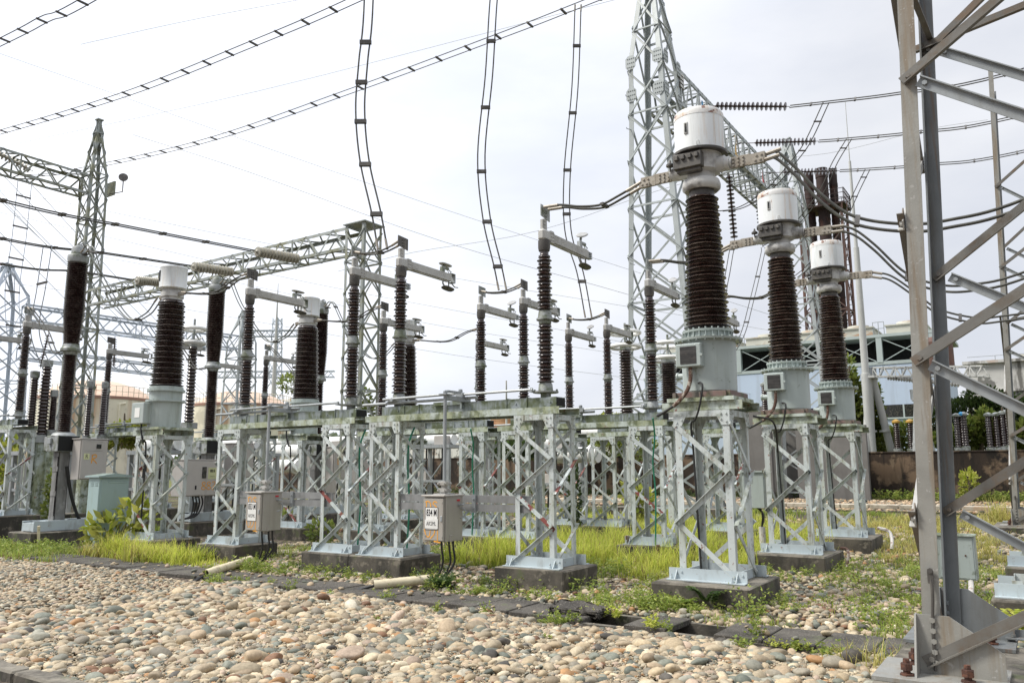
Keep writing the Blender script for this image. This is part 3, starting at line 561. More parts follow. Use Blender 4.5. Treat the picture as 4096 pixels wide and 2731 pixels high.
s = MB().box((-.16, yf-.001, .47), (.115, .004, .12)).build('letter_plate', yellow_sign, t); face_text(t, s, yf, 'R', .115, (-.16, .47), 0, .9, ink_grey)
strokes([[(-.04,-.09), (-.03,.08)], [(-.05,.07), (.03,.09), (.05,.04), (-.02,.0)], [(-.02,.0), (.07,-.09)]], .022, orange, t, (-.01, yf-.002, .42), (1,0,0), (0,-1,0))
MB().box((.08, yf-.004, .68), (.10, .014, .09), .003).build('inspection_window', glass_dark, d)
for x0, x1, z0, z1 in ((-.2, .16, .585, .59), (-.2, .16, .78, .785)): MB().box(((x0+x1)/2, yf-.001, z0), (x1-x0, .004, .004)).build('panel_seam', cast, d)
t, d, yf = cabinet(16.45, 11.22, -.58, .5, 1.0, .82, 'wide beige cabinet with yellow sign reading 832 B and orange 882')
s = MB().box((.22, yf-.001, .52), (.22, .004, .26)).build('sign_plate', yellow_sign, t); face_text(t, s, yf, '832 B', .085, (.22, .575), .004, .62); face_text(t, s, yf, 'AKSML PH', .048, (.22, .45), 0, .6, M('faded_ink', (.35, .37, .22), .6))
MB().box((.0, yf-.006, .54), (.115, .014, .26), .004).build('inspection_window', glass_dark, d); mb = MB().box((-.21, yf-.01, .2), (.03, .03, .09), .006); mb.build('handle', ink, d)
def eight(x): return [(x, .0), (x-.045, .045), (x, .085), (x+.045, .045), (x, .0), (x-.055, -.05), (x, -.095), (x+.055, -.05), (x, .0)]
strokes([eight(.02), eight(.16), [(.25,.06), (.29,.09), (.33,.05), (.25,-.09), (.34,-.085)]], .02, orange, t, (-.02, yf-.002, .24), (1,0,0), (0,-1,0))
for i in range(4): MB().tube(spline([(-.1+.08*i, .0, .0), (-.08+.08*i, -.02, -.2), (-.2+.05*i, -.1, -.45), (-.5, -.15, -.52)], 6), .02, 6).build('cable', rubber, t)
t, d, yf = cabinet(16.6, 12.62, -.17, .34, .62, .82, 'beige cabinet with orange Y, behind the 833 M support legs')
strokes([[(-.06,.09), (.0,.0)], [(.07,.09), (.0,.0), (-.01,-.1)]], .024, orange, t, (-.12, yf-.002, .5), (1,0,0), (0,-1,0))
t, d, yf = cabinet(16.45, 15.82, -.25, .34, .60, .88, 'beige cabinet with orange B, seen between the centre support legs')
strokes([[(-.05,-.09), (-.05,.09), (.04,.06), (-.03,.01), (.05,-.04), (-.05,-.09)]], .024, orange, t, (-.1, yf-.002, .5), (1,0,0), (0,-1,0))
MB().box((.1, yf-.004, .74), (.10, .014, .09), .003).build('inspection_window', glass_dark, d)
for k, (u, v) in enumerate(((19.2, 17.6), (17.6, 17.9))):
    t, d, yf = cabinet(u, v, -.75, .6, 1.0, 1.35, ('tall plain beige cabinet just left of the grey drive pipe of box 833 M', 'tall plain beige cabinet just right of the grey drive pipe of box 833 M')[k]); MB().box((0, yf-.002, 1.22), (.2, .01, .05)).build('vent', cast, d)
# green kiosk
t = thing('kiosk', 'pale blue-green steel kiosk with sloped mossy lid behind broad-leaved shrub', 'kiosk', 15.3, 8.78, -1.45)
MB().box((0, 0, .715), (.60, .38, 1.23), .008).build('housing', kiosk_mat, t); MB().box((0, 0, .05), (.62, .36, .10), .004).build('plinth', cast, t)
MB().poly([(-.35, -.25, 1.335), (.35, -.25, 1.335), (.35, -.25, 1.36), (.0, -.25, 1.41), (-.35, -.25, 1.36)], (0, .5, 0)).build('lid', kiosk_mat, t)
d = MB().box((.0, -.195, .72), (.53, .016, 1.16), .004).build('door', kiosk_mat, t); MB().tube([(-.22, -.202, .70), (-.22, -.23, .70)], .022, 10).build('knob', galv_plain, d); MB().box((.05, -.206, 1.24), (.36, .012, .03), .004).build('rain_strip', kiosk_mat, d)
mb = MB()
for z in (1.18, 1.21, 1.24):
    for y in (-.1, .05): mb.box((-.303, y, z), (.008, .1, .012))
mb.build('louvres', kiosk_mat, t)
# small box on the second transformer stool, box on a bent pipe at right
t = thing('junction_box', 'small grey-green louvred box on the left of the second transformer stool', 'junction box', 3.95, 13.0, -.62); MB().box((0, 0, .28), (.30, .34, .56), .006).build('housing', tank_green, t); MB().box((0, .0, .57), (.36, .42, .02)).build('lid', tank_green, t)
mb = MB()
for z in (.40, .43, .46): mb.box((-.152, .05, z), (.006, .1, .014))
mb.build('louvres', cast, t); MB().tube([(.05, -.05, -.3), (.05, -.05, -.64)], .05, 10).build('cable_duct', conduit_white, t)
for k in range(3): MB().tube(spline([(.0+.03*k, -.05+.03*k, .0), (.02+.03*k, -.08, -.12), (.05, -.05, -.3)], 5), .014, 6).build('cable', rubber, t)
t = thing('meter_box', 'pale green steel box on a leaning pipe behind the near tower legs', 'junction box', 1.0, 11.0, -1.28); MB().box((0, .0, .24), (.26, .40, .50), .008).build('housing', tank_green, t); MB().box((-.02, 0, .495), (.30, .42, .016), .003).build('lid', paint_moss, t)
d = MB().box((-.132, 0, .24), (.014, .36, .46), .004).build('door', tank_green, t); MB().tube([(-.139, -.1, .27), (-.15, -.1, .27)], .01, 8).build('lock', rust_bolt, d); MB().tube(spline([(.0, -.12, .0), (-.3, -.14, -.06), (-.8, -.17, -.11), (-1.0, -.2, -.13)], 5), .03, 10).build('pipe_leg', conduit_white, t)
# bases cut by the right edge of the frame
for i, v in enumerate((9.3, 12.25)):
    t = thing('support_base', ('blue-grey channel base on a block, lower right edge, fern beside it', 'blue-grey channel base on a block at right edge, second back')[i], 'steel base', .1, v+.33, -1.24)
    for sx in (-1, 1): MB().box((sx*.33, 0, .065), (.012, .9, .13)).build('foot_channel', channel, t); MB().box((sx*.37, 0, .006), (.09, .9, .012)).build('foot_channel', channel, t)
    for sx in (-1, 1):
        for sy in (-1, 1): MB().ell((sx*.32, -1.2*0+sy*.32-.02, .0), (sx*.32, sy*.32-.02, .16), X*-sx, Y*-sy, .09).build('leg_stub', paint, t)
    footing(.0, v+.33, 1.15, 1.1, -1.24, ('concrete block at lower right edge, fern growing beside it', 'concrete block at the right edge, second back')[i], 'concrete footings')

# ------------------------------------------------------------------ conductors
def twin(name, label, cat, pts, gap, r=.016, spacers=(), mat=cable_mat, group=None, lug=0, sp=(.05, .035), n=8, side=None, k=8, step=None):
    """two parallel conductors along world points, with spacers"""
    pts = spline(pts, k); side = Vector(side) if side is not None else Vd; o = pts[0]
    t = bpy.data.objects.new(name, None); COL.objects.link(t); t.location = o; t.empty_display_size = .2; tag(t, label, cat, group)
    for s in (-1, 1):
        MB().tube([p-o+side*(s*gap/2) for p in pts], r, n).build('conductor', mat, t)
        if lug:
            for q in (pts[:2], pts[-2:]): pass
            for i, d in ((0, 1), (-1, -1)):
                a = pts[i]-o+side*(s*gap/2); b = a+(pts[i+d]-pts[i]).normalized()*lug; MB().tube([a, b], r*1.4, 8).build('lug', clamp_mat, t)
    if step:
        ln = [0]
        for a, b in zip(pts, pts[1:]): ln.append(ln[-1]+(b-a).length)
        spacers = [(j+.5)*step/ln[-1] for j in range(int(ln[-1]/step))]
        cum = ln
    for f in spacers:
        i = min(int(f*(len(pts)-1)), len(pts)-2)
        if step: i = max(0, min(next((j for j in range(len(cum)) if cum[j] >= f*cum[-1]), 1)-1, len(pts)-2))
        if step: p = pts[i].lerp(pts[i+1], (f*cum[-1]-cum[i])/max(cum[i+1]-cum[i], 1e-6))-o
        else: p = pts[i].lerp(pts[i+1], f*(len(pts)-1)-i)-o
        e = side*(gap/2+r*1.6); a = (pts[i+1]-pts[i]).normalized(); sk = a*(gap*.0)
        MB().bar(p-e-sk, p+e+sk, sp[0], sp[1], a).build('spacer', dark_metal, t)
    return t
def wire(name, label, pts, r, mat, k=6, cat='cable', group=None, n=6):
    pts = spline(pts, k) if len(pts) > 2 else [Vector(p) for p in pts]; o = pts[0]
    return tag(MB().tube(pts, r, n).build(name, mat, None, origin=o), label, cat, group)
J = 'twin jumper conductors between equipment'
for i, v in enumerate(PH):
    n = ('nearest', 'second', 'farthest')[i]
    vt = (9.2, 12.72, 16.2)[i]
    twin('jumper_conductor', '%s pair of dark conductors joining the right disconnector row to a white-headed transformer' % n, 'conductor', [W(5.46, v, 3.56), W(5.2, v+.01, 3.545), W(4.92, v+.03, 3.475), W(4.62, v+.06, 3.45), W(4.38, v+.09, 3.53), W(4.06, vt, 3.66)], .12, .017, (.62,), cable_mat, J, .22)
    twin('jumper_conductor', '%s pair of conductors bridging the two disconnectors in the middle' % n, 'conductor', [W(9.08, v, 3.50), W(8.85, v, 3.44), W(8.55, v, 3.42), W(8.3, v, 3.46), W(8.12, v, 3.52)], .10, .015, (.5,), cable_mat, J, .15)
    twin('jumper_conductor', '%s pair of conductors from the 833 M row to an old transformer' % n, 'conductor', [W(11.74, v, 3.52), W(12.1, v, 3.46), W(12.6, v, 3.30), W(13.1, v, 3.32), W(13.7, v, 3.42)], .10, .014, (.4, .7), cable_mat, J, .15)
    twin('jumper_conductor', '%s pair of conductors arching from a tall breaker down to an old transformer' % n, 'conductor', [W(14.5, v, 3.40), W(14.9, v, 3.12), W(15.4, v-.1, 3.10), W(16.1, v-.3, 3.95), W(16.6, v-.34, 4.72), W(16.9, v-.34, 4.64)], .10, .014, (.3, .75), cable_lite, J, .12)
    twin('jumper_conductor', '%s pair of conductors from a tall breaker to the left disconnector row' % n, 'conductor', [W(17.25, v-.34, 2.55), W(18.0, v-.2, 2.6), W(18.9, v, 3.2), W(19.76, v, 3.84)], .10, .014, (.5,), cable_mat, J, .12)
right = [((2.50, 3.66), (2.36, 3.665), (2.15, 3.42), (1.87, 3.02), (1.54, 2.71), (1.05, 2.54), (.63, 2.51), (-.03, 2.60), (-1.5, 3.1), (-2.6, 3.5)),
         ((2.50, 3.66), (2.35, 3.65), (2.14, 3.55), (1.88, 3.27), (1.5, 2.79), (1.07, 2.55), (.63, 2.50), (.04, 2.59), (-1.5, 3.1), (-2.6, 3.5)),
         ((2.50, 3.66), (2.18, 3.55), (1.82, 3.22), (1.43, 2.82), (.86, 2.59), (.48, 2.57), (-.4, 2.65), (-1.5, 3.0), (-2.6, 3.5))]
for i, v in enumerate((9.2, 12.72, 16.2)):
    twin('jumper_conductor', ('heavy pair of conductors sagging right from the largest white-headed transformer', 'pair of conductors sagging right from the second white-headed transformer', 'pair of conductors sagging right from the smallest white-headed transformer')[i], 'conductor',
         [W(u, v, z) for u, z in right[i]], .14, .018, (.45,), cable_mat, J, .2, side=(Z*.75+Vd*.65).normalized())
D = [(9.08, [(9.0, 11.3), (8.95, 7.93), (9.04, 6.81), (9.08, 5.97), (8.95, 5.05), (8.66, 4.1), (8.5, 3.46)]),
     (12.58, [(8.6, 11.2), (8.79, 9.71), (8.91, 8.06), (9.1, 6.36), (8.97, 5.01), (8.7, 3.98), (8.58, 3.46)]),
     (16.08, [(8.68, 11.37), (8.81, 9.22), (9.06, 7.15), (9.07, 5.65), (8.76, 4.56), (8.56, 3.46)])]
for i, (v, pts) in enumerate(D):
    twin('dropper', ('pair of dark droppers hanging leftmost, down to the posts beside the lattice column', 'middle pair of dark droppers hanging from the top edge', 'right pair of dark droppers, nearest the tall lattice tower')[i], 'conductor', [W(u, v, z) for u, z in pts], .15, .0145, (.1, .26, .4, .54, .68, .84), cable_mat, 'hanging droppers', .18, sp=(.07, .05), side=X)
Bs = [('overhead conductor pair at the top left corner, nearest of the three', 9.08, [(34, 12.4), (22.8, 11.57), (20.4, 11.44), (18.3, 11.25), (9, 11.3), (-8, 12.3)]),
      ('overhead conductor pair rising from left edge to top edge, middle of the three', 12.58, [(36, 12.9), (30.8, 12.24), (22.64, 11.45), (16.72, 11.21), (12.85, 11.15), (6, 11.3), (-8, 12.3)]),
      ('overhead conductor pair crossing behind the droppers, farthest of the three', 16.08, [(36.5, 12.9), (33, 12.31), (23.86, 11.42), (16.53, 11.28), (11.03, 11.3), (8.21, 11.36), (0, 11.6), (-8, 12.3)])]
for l, v, pts in Bs: twin('overhead_conductor', l, 'conductor', [W(u, v, z) for u, z in pts], .24, .013, (), cable_mat, 'overhead conductor pairs', 0, sp=(.05, .04), n=6, k=10, step=1.0)
for i, (u, pts) in enumerate(((16, [(0, 800), (500, 905), (1010, 1003)]), (18.7, [(0, 953), (400, 1010), (755, 1063)]), (22, [(0, 1055), (300, 1085), (530, 1120)]))):
    w = [PT(x, y, u=u) for x, y in pts]; w.insert(0, w[0]-Vd*6+Z*.1)
    twin('busbar_conductor', ('upper dark conductor pair running from left edge to the beam insulator', 'middle dark conductor pair running from left edge to the beam insulator', 'lowest dark conductor pair running from left edge to the beam insulator')[i], 'conductor', w, .14, .016, (), cable_mat, 'busbar conductor pairs', 0, n=6, side=Ud, step=1.1, sp=(.09, .04))
    # cap-and-pin string from the wire end to the beam
    e = w[-1]; b = W(u, 14.0, uvz(e)[2]+.12); o = e
    prof = []; Ln = (b-e).length; n = 13
    for k in range(n):
        z = .12+(Ln-.24)*k/n; p = (Ln-.24)/n; prof += [(.04, z), (.05, z+.15*p), (.12, z+.25*p), (.135, z+.48*p), (.12, z+.68*p), (.06, z+.82*p)]
    mb = MB().lathe([(.012, 0), (.012, .11)]+prof+[(.015, Ln-.1), (.015, Ln)], 14, (0,0,0), (b-e))
    t = mb.build('insulator_string', porc_grey, None, ang=40); t.location = o; tag(t, ('grey disc insulator string on the beam, nearest the lattice column', 'grey disc insulator string on the beam, middle of three', 'grey disc insulator string on the beam, behind the left bellows-head transformer')[i], 'insulator', 'grey insulator strings on the beam')
def string(label, a, b, n, r, group, mat=glaze_dark, link=0.):
    a, b = Vector(a), Vector(b); L_ = (b-a).length; p = (L_-.2-link)/n; prof = [(.016, 0), (.016, .1+link)]
    for k in range(n):
        z = .1+link+p*k; prof += [(.035, z), (.04, z+.35*p), (r*.55, z+.42*p), (r, z+.60*p), (r*.97, z+.68*p), (r*.4, z+.72*p), (.03, z+.8*p)]
    prof += [(.012, L_-.1), (.012, L_)]
    t = MB().lathe(prof, 16, (0,0,0), (b-a)).build('insulator_string', mat, None, ang=40); t.location = a; return tag(t, label, 'insulator', group)
SV = (26.75, 30.5, 34.2); SU = ((8.98, 13.02), (8.68, 12.9), (8.56, 12.83)); SE = ((6.28, 12.26), (6.18, 12.31), (6.17, 12.31))
for i, v in enumerate(SV):
    string(('brown disc insulator string at the blue marker, topmost at right', 'brown disc insulator string at the yellow marker', 'brown disc insulator string at the red marker, in front of the rusty stacks')[i], W(9.26, v, SU[i][1]+.06), W(SE[i][0], v, SE[i][1]), 16, .15, 'brown tension strings', link=9.26-SU[i][0])
    twin('line_conductor', ('topmost conductor pair running right from the brown strings', 'middle conductor pair running right from the brown strings', 'lowest conductor pair running right from the brown strings')[i], 'conductor', [W(SE[i][0], v, SE[i][1]), W(5.1, v, SE[i][1]-.17), W(2.9, v, SE[i][1]-.46), W(0, v, SE[i][1]-.66), W(-8, v, SE[i][1]-.1)], .18, .02, (), cable_mat, 'line conductor pairs', 0, n=6, step=1.4, side=(Vd+Z).normalized(), sp=(.06, .05))
loops = [([(3268, 420), (3235, 560), (3180, 640), (3095, 740), (3020, 800), (2950, 835), (2880, 845)], 26.75), ([(3365, 560), (3340, 650), (3290, 760), (3200, 880), (3120, 950), (3060, 985)], 30.5), ([(3445, 690), (3430, 760), (3380, 870), (3330, 960), (3240, 1060), (3180, 1110)], 34.2)]
for i, (pts, v) in enumerate(loops):
    w = [PT(x, y, v=v) for x, y in pts]
    w[0] = W(5.1, v, SE[i][1]-.17)
    twin('jumper_loop', ('conductor loop hanging from the topmost brown string', 'conductor loop hanging from the middle brown string', 'conductor loop hanging from the lowest brown string')[i], 'conductor', w, .20, .018, (.08, .25, .5), cable_mat, 'jumper loops', 0, n=6, side=X)
a = [PT(2915, 690, v=26.2), PT(2938, 965, v=26.2)]; string('vertical brown disc string beside the largest white head', a[0], a[1], 15, .13, 'hanging disc strings')
b = [PT(3030, 770, v=30.2), PT(3052, 990, v=30.2)]; string('vertical brown disc string partly behind the second white head', b[0], b[1], 14, .13, 'hanging disc strings')
twin('down_lead', 'pair of thin leads dropping from the vertical string beside the largest white head', 'conductor', [a[1], PT(2925, 1010, v=26), PT(2905, 1120, v=25), PT(2870, 1240, v=24), PT(2700, 1500, v=22)], .14, .014, (.2, .6), cable_mat, 'down leads', 0, n=6, side=X)
twin('down_lead', 'pair of thin leads dropping between the first two white-headed transformers', 'conductor', [b[1], PT(3050, 1020, v=29.8), PT(3005, 1210, v=28), PT(2960, 1360, v=26), PT(2860, 1500, v=24), PT(2800, 1580, v=23)], .14, .014, (.3, .5), cable_mat, 'down leads', 0, n=6, side=X)
wire('ground_lead', 'short curved lead from the stool head to the right post row', [W(2.9, 9.6, .62), W(2.75, 9.9, .55), W(2.8, 10.2, .2)], .012, rubber)
for i, (u, v, z0) in enumerate(((5.42, 12.3, .8), (8.1, 9.4, .68), (5.45, 12.4+3.5, .8), (9.12, 12.4, .75), (9.1, 9.4, .68))):
    wire('earth_lead', ('green earth lead down the support left of the nearest white-headed transformer', 'green earth lead inside the support left of box 834 M', 'green earth lead down a far support behind the largest transformer stool', 'green earth lead down the support between the centre legs', 'green earth lead inside the support right of box 833 M')[i], [W(u-.22, v-.42 if i in (0, 2, 3) else v-.18, z0), W(u-.18, v-.28, z0-.3), W(u-.1, v-.2, z0-.7), W(u-.12, v-.18, z0-1.2), W(u-.1, v-.2, -1.2)], .014, green_hose, group='green earth leads')
# thin far wires against the sky
for i, (x0, y0, d0, x1, y1, d1) in enumerate(((0, 215, 60, 3300, 1330, 60), (0, 760, 60, 2900, 1290, 60), (1000, 690, 45, 2520, 1180, 45), (1650, 1010, 30, 2640, 760, 30), (820, 70, 50, 2520, -300, 45), (0, 590, 70, 2500, -10, 40), (700, 1230, 60, 2900, 1560, 60), (900, 1120, 60, 2500, 1420, 60), (0, 850, 60, 2300, 1330, 60), (3700, 520, 40, 2950, 640, 40))):
    a, b = PT(x0, y0, d=d0), PT(x1, y1, d=d1); m = (a+b)/2-Z*.4
    wire('thin_wire', 'fine grey wire strung high across the pale sky', [a-(b-a)*.3, a, m, b, b+(b-a)*.3], .013 if d0 > 40 else .009, thin_mat, 5, 'wire', 'fine wires across the sky')
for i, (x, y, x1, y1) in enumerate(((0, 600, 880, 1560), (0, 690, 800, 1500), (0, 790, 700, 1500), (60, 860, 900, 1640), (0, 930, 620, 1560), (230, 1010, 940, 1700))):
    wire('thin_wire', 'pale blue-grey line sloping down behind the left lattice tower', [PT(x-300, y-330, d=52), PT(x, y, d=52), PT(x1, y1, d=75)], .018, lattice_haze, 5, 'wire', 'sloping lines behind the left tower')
# ------------------------------------------------------------------ lattice masts and beams (grid coordinates v,u,z as local x,y,z)
def mast(t, lv, leg, br, mat, style='X', pitch=1.5, o=(0, 0)):
    """lv: list of (z, x0, x1, y0, y1) outlines from bottom to top"""
    def c(z, i):
        for a, b in zip(lv, lv[1:]):
            if z <= b[0]+1e-6:
                f = (z-a[0])/(b[0]-a[0]); r = [a[k]+(b[k]-a[k])*f for k in range(1, 5)]
                return Vector(((r[0], r[2]), (r[1], r[2]), (r[1], r[3]), (r[0], r[3]))[i]+(0,)) + Z*zz(z)
    for i in range(4):
        ix = X*(1 if i in (0, 3) else -1); iy = Y*(1 if i in (0, 1) else -1); mb = MB()
        for a, b in zip(lv, lv[1:]): mb.ell(c(a[0], i), c(b[0], i), ix, iy, leg, leg*.12)
        mb.build('leg', mat, t)
    for f in range(4):
        a, b = f, (f+1) % 4; mb = MB(); n = ((0,-1,0), (1,0,0), (0,1,0), (-1,0,0))[f]; n = Vector(n); z = lv[0][0]; zt = lv[-1][0]; k = 0
        while z < zt-.15:
            w = (c(z, a)-c(z, b)).length; p = max(.5, min(pitch, pitch*.35+w*.75)); z2 = min(z+p, zt)
            for q in ([0, 1] if style == 'X' else [k % 2]):
                A, B = (a, b) if q == 0 else (b, a); p0 = c(z, A)+n*(.012*q); p1 = c(z2, B)+n*(.012*q); up = n.cross(p1-p0).normalized()
                mb.ell(p0-up*br/2, p1-up*br/2, up, n, br, br*.12, br*.6)
            if k % 2 == 0: mb.ell(c(z, a), c(z, b), Z, n, br, br*.12, br*.6)
            z = z2; k += 1
        mb.build('bracing', mat, t)
def beam(t, p0, p1, w, h, ch, br, mat, pitch):
    """box truss, p0 p1 on the bottom centre line; w across, h high"""
    p0, p1 = Vector(p0), Vector(p1); a = (p1-p0).normalized(); s = Vector((-a.y, a.x, 0)).normalized(); L_ = (p1-p0).length
    cs = [(s*-w/2, s, Z), (s*w/2, s*-1, Z), (s*w/2+Z*h, s*-1, Z*-1), (s*-w/2+Z*h, s, Z*-1)]
    for o, d1, d2 in cs: MB().ell(p0+o, p1+o, d1, d2, ch, ch*.12).build('chord', mat, t)
    n = max(2, int(L_/pitch))
    for f in range(4):
        A, B = cs[f][0], cs[(f+1) % 4][0]; nn = (Z*-1, s, Z, s*-1)[f]; mb = MB()
        for k in range(n):
            q0 = p0+a*(L_*k/n); q1 = p0+a*(L_*(k+1)/n); qm = (q0+q1)/2
            for u0, u1 in ((q0+A, qm+B), (qm+B, q1+A)):
                up = nn.cross(u1-u0).normalized(); mb.ell(u0-up*br/2, u1-up*br/2, up, nn*-1, br, br*.12, br*.6)
            if k % 2 == 0: mb.ell(q0+A, q0+B, a, nn*-1, br, br*.12, br*.6)
        mb.build('beam_bracing', mat, t)
def plate(t, c, n, w, h, mat): 
    n = Vector(n); d = Z.cross(n).normalized(); c = Vector(c)
    mb = MB().poly([c-d*w/2-Z*h*.3, c-d*w/2+Z*h*.3, c-d*w*.25+Z*h/2, c+d*w*.25+Z*h/2, c+d*w/2+Z*h*.3, c+d*w/2-Z*h*.3, c+d*w*.25-Z*h/2, c-d*w*.25-Z*h/2], n*.015)
    for a in (-.3, -.1, .1, .3):
        for b in (-.3, 0, .3): mb.bolt(c+n*.015+d*(a*w)+Z*(b*h), n, .022, .02)
    mb.build('gusset_plate', mat, t)
# tall gantry right of centre
t = thing('steel_gantry', 'tall pale lattice gantry with pointed towers, its beam running back behind the white transformer heads', 'gantry', 9.8, 23.7)
mast(t, [(-1.2, -.7, .75, -1.4, 1.2), (12.2, -.7, .75, -.5, .75), (13.5, -.7, .75, -.45, .75), (17.2, -.22, .22, .0, .35)], .165, .072, lattice, 'X', 1.6)
mast(t, [(-1.2, 17.0, 18.5, -1.4, 1.2), (12.2, 17.0, 18.5, -.5, .75), (13.5, 17.0, 18.5, -.45, .75), (17.2, 17.5, 18.0, .0, .35)], .165, .072, lattice, 'X', 1.6)
beam(t, (.8, .12, zz(12.25)), (17.0, .12, zz(12.25)), 1.24, 1.3, .14, .08, lattice, .85)
for z in (12.3, 13.45):
    for x, y in ((-.71, -.30), (-.71, .66)): plate(t, (x, y, zz(z)), (-1, 0, 0), .36, .5, lattice)
    plate(t, (-.5, -.51, zz(z)), (0, -1, 0), .36, .5, lattice); plate(t, (.6, -.51, zz(z)), (0, -1, 0), .36, .5, lattice)
for i, v in enumerate(SV): MB().poly([(v-23.7-.05, -.42, zz(12.3)), (v-23.7+.05, -.42, zz(12.3)), (v-23.7+.05, -.42, zz(13.3)), (v-23.7-.05, -.42, zz(13.3))], (0, -.03, 0)).build('phase_marker', (blue_paint, yel_paint, red_paint)[i], t); MB().poly([(v-23.7-.2, -.46, zz(12.6)), (v-23.7+.2, -.46, zz(12.42)), (v-23.7-.2, -.46, zz(12.25))], (0, -.02, 0)).build('phase_marker', (blue_paint, yel_paint, red_paint)[i], t)
mb = MB()
for k in range(12): mb.tube([(-.7, .72, zz(-.4+k*1.15)), (-.85, .80, zz(-.4+k*1.15)), (-.86, .80, zz(-.36+k*1.15))], .014, 5)
mb.build('step_bolts', galv_plain, t)
fl = MB().box((.9, -.45, zz(13.15)), (.42, .10, .62), .02)
fl = fl.build('floodlight', dark_metal, t)
mb = MB()
for a in range(3):
    for b in range(4): mb.lathe([(.0, .0), (.045, .005), (.05, .02)], 8, (.78+.12*a, -.505, zz(12.93+.145*b)), (0, -1, 0))
mb.build('lamp', white_sign, fl)
for i, (du, dv) in enumerate(((-1.3, -.7), (1.2, -.7), (-1.3, .75), (1.2, .75))): footing(9.8+du, 23.7+dv, .9, .8, -1.15, 'dark concrete footing under a leg of the tall lattice gantry', 'gantry footings')
# lattice column and low beam at left of centre, with the left tower
t = thing('steel_portal', 'lichened lattice column with a low beam running left to the far tower', 'gantry', 13.95, 14.2)
mast(t, [(-1.35, -.32, .32, -.32, .32), (6.1, -.32, .32, -.32, .32)], .075, .042, lattice_yel, 'X', .95)
beam(t, (0, .3, zz(5.5)), (0, 12.4, zz(5.45)), .60, .58, .08, .048, lattice_yel, 1.0)
MB().box((0, .0, zz(6.125)), (.74, .76, .025)).build('cap_plate', lattice_yel, t)
t = thing('lattice_tower', 'tapering lattice tower at left with a round lamp and a beam leaving left', 'tower', 27.1, 14.2)
mast(t, [(-1.35, -.44, .44, -.44, .44), (9.4, -.32, .32, -.32, .32), (10.3, -.30, .30, -.30, .30), (12.35, -.05, .05, -.05, .05)], .09, .05, lattice_yel, 'X', 1.15)
beam(t, (-.32, 0, zz(9.45)), (-17, 0, zz(9.45)), .64, .72, .08, .05, lattice_yel, 1.1)
MB().box((0, 0, zz(12.37)), (.22, .22, .04)).build('cap_plate', lattice_yel, t); MB().box((.5, -.2, zz(9.9)), (.06, .5, .5)).build('gusset_plate', lattice_yel, t)
lp = MB().lathe([(.02, 0), (.13, .03), (.155, .08), (.155, .10), (.0, .105)], 20, (.45, -1.05, zz(10.1)), (-.5, -.75, .2)); lp.tube([(.3, -.5, zz(9.6)), (.45, -1.05, zz(9.62)), (.45, -1.05, zz(10.0))], .02, 6); lp.build('round_lamp', dark_metal, t)
string('pale disc string lying along the high left beam', W(26.95, 10.3, 10.15), W(26.95, 12.1, 9.75), 14, .13, 'pale strings', porc_grey)
twin('dropper', 'thin ladder-like conductor pair hanging from the left tower beam', 'conductor', [W(27, 11.9, 9.4), W(27.02, 11.9, 7.5), W(27.0, 11.85, 5.5), W(26.6, 12.0, 3.4)], .42, .013, (.1, .28, .46, .64, .82), lattice_haze, 'thin droppers', 0, n=6, side=Vd, sp=(.05, .03))
twin('dropper', 'two pale lines hanging from the middle busbar pair at left', 'conductor', [PT(190, 985, u=18.7), PT(165, 1150, u=19), PT(140, 1330, u=20), PT(190, 1480, u=21)], .4, .012, (.3,), lattice_haze, 'thin droppers', 0, n=6, side=Ud)
# hazy gantry far left
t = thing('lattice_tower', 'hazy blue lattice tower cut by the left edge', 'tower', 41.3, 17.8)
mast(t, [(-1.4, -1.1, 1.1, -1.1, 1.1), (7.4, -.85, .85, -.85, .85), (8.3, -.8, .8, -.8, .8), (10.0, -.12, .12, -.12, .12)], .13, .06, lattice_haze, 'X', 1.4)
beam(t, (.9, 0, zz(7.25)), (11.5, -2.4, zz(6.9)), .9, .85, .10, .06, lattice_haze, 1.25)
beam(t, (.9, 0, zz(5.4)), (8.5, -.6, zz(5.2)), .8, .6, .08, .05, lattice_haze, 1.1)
t = thing('lattice_tower', 'pale lattice tower behind the left bellows-head transformer', 'tower', 38.7, 29.6)
mast(t, [(-1.4, -.8, .8, -.8, .8), (7.4, -.6, .6, -.6, .6), (9.3, -.08, .08, -.08, .08)], .12, .06, lattice, 'X', 1.3)
string('thin disc string hanging below the pale far beam at left', PT(460, 1345, d=45), PT(455, 1470, d=45), 12, .12, 'far hanging strings'); string('slanting disc string hanging from the far beam at left', PT(195, 1330, d=45), PT(160, 1475, d=45), 12, .12, 'far hanging strings')
# far masts behind the tanks
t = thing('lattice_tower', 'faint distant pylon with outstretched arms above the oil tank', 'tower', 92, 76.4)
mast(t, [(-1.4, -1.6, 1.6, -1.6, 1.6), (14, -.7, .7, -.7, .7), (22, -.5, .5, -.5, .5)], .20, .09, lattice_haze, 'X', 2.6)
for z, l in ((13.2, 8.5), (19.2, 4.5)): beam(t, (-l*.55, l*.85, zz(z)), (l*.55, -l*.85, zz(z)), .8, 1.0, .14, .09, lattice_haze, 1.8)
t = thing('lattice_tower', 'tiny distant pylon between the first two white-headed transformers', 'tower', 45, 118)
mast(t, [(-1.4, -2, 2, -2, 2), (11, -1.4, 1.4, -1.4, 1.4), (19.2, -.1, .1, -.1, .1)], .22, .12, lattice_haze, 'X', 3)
beam(t, (-5, 7, zz(10.5)), (5, -7, zz(10.5)), .8, 1.0, .14, .1, lattice_haze, 2)
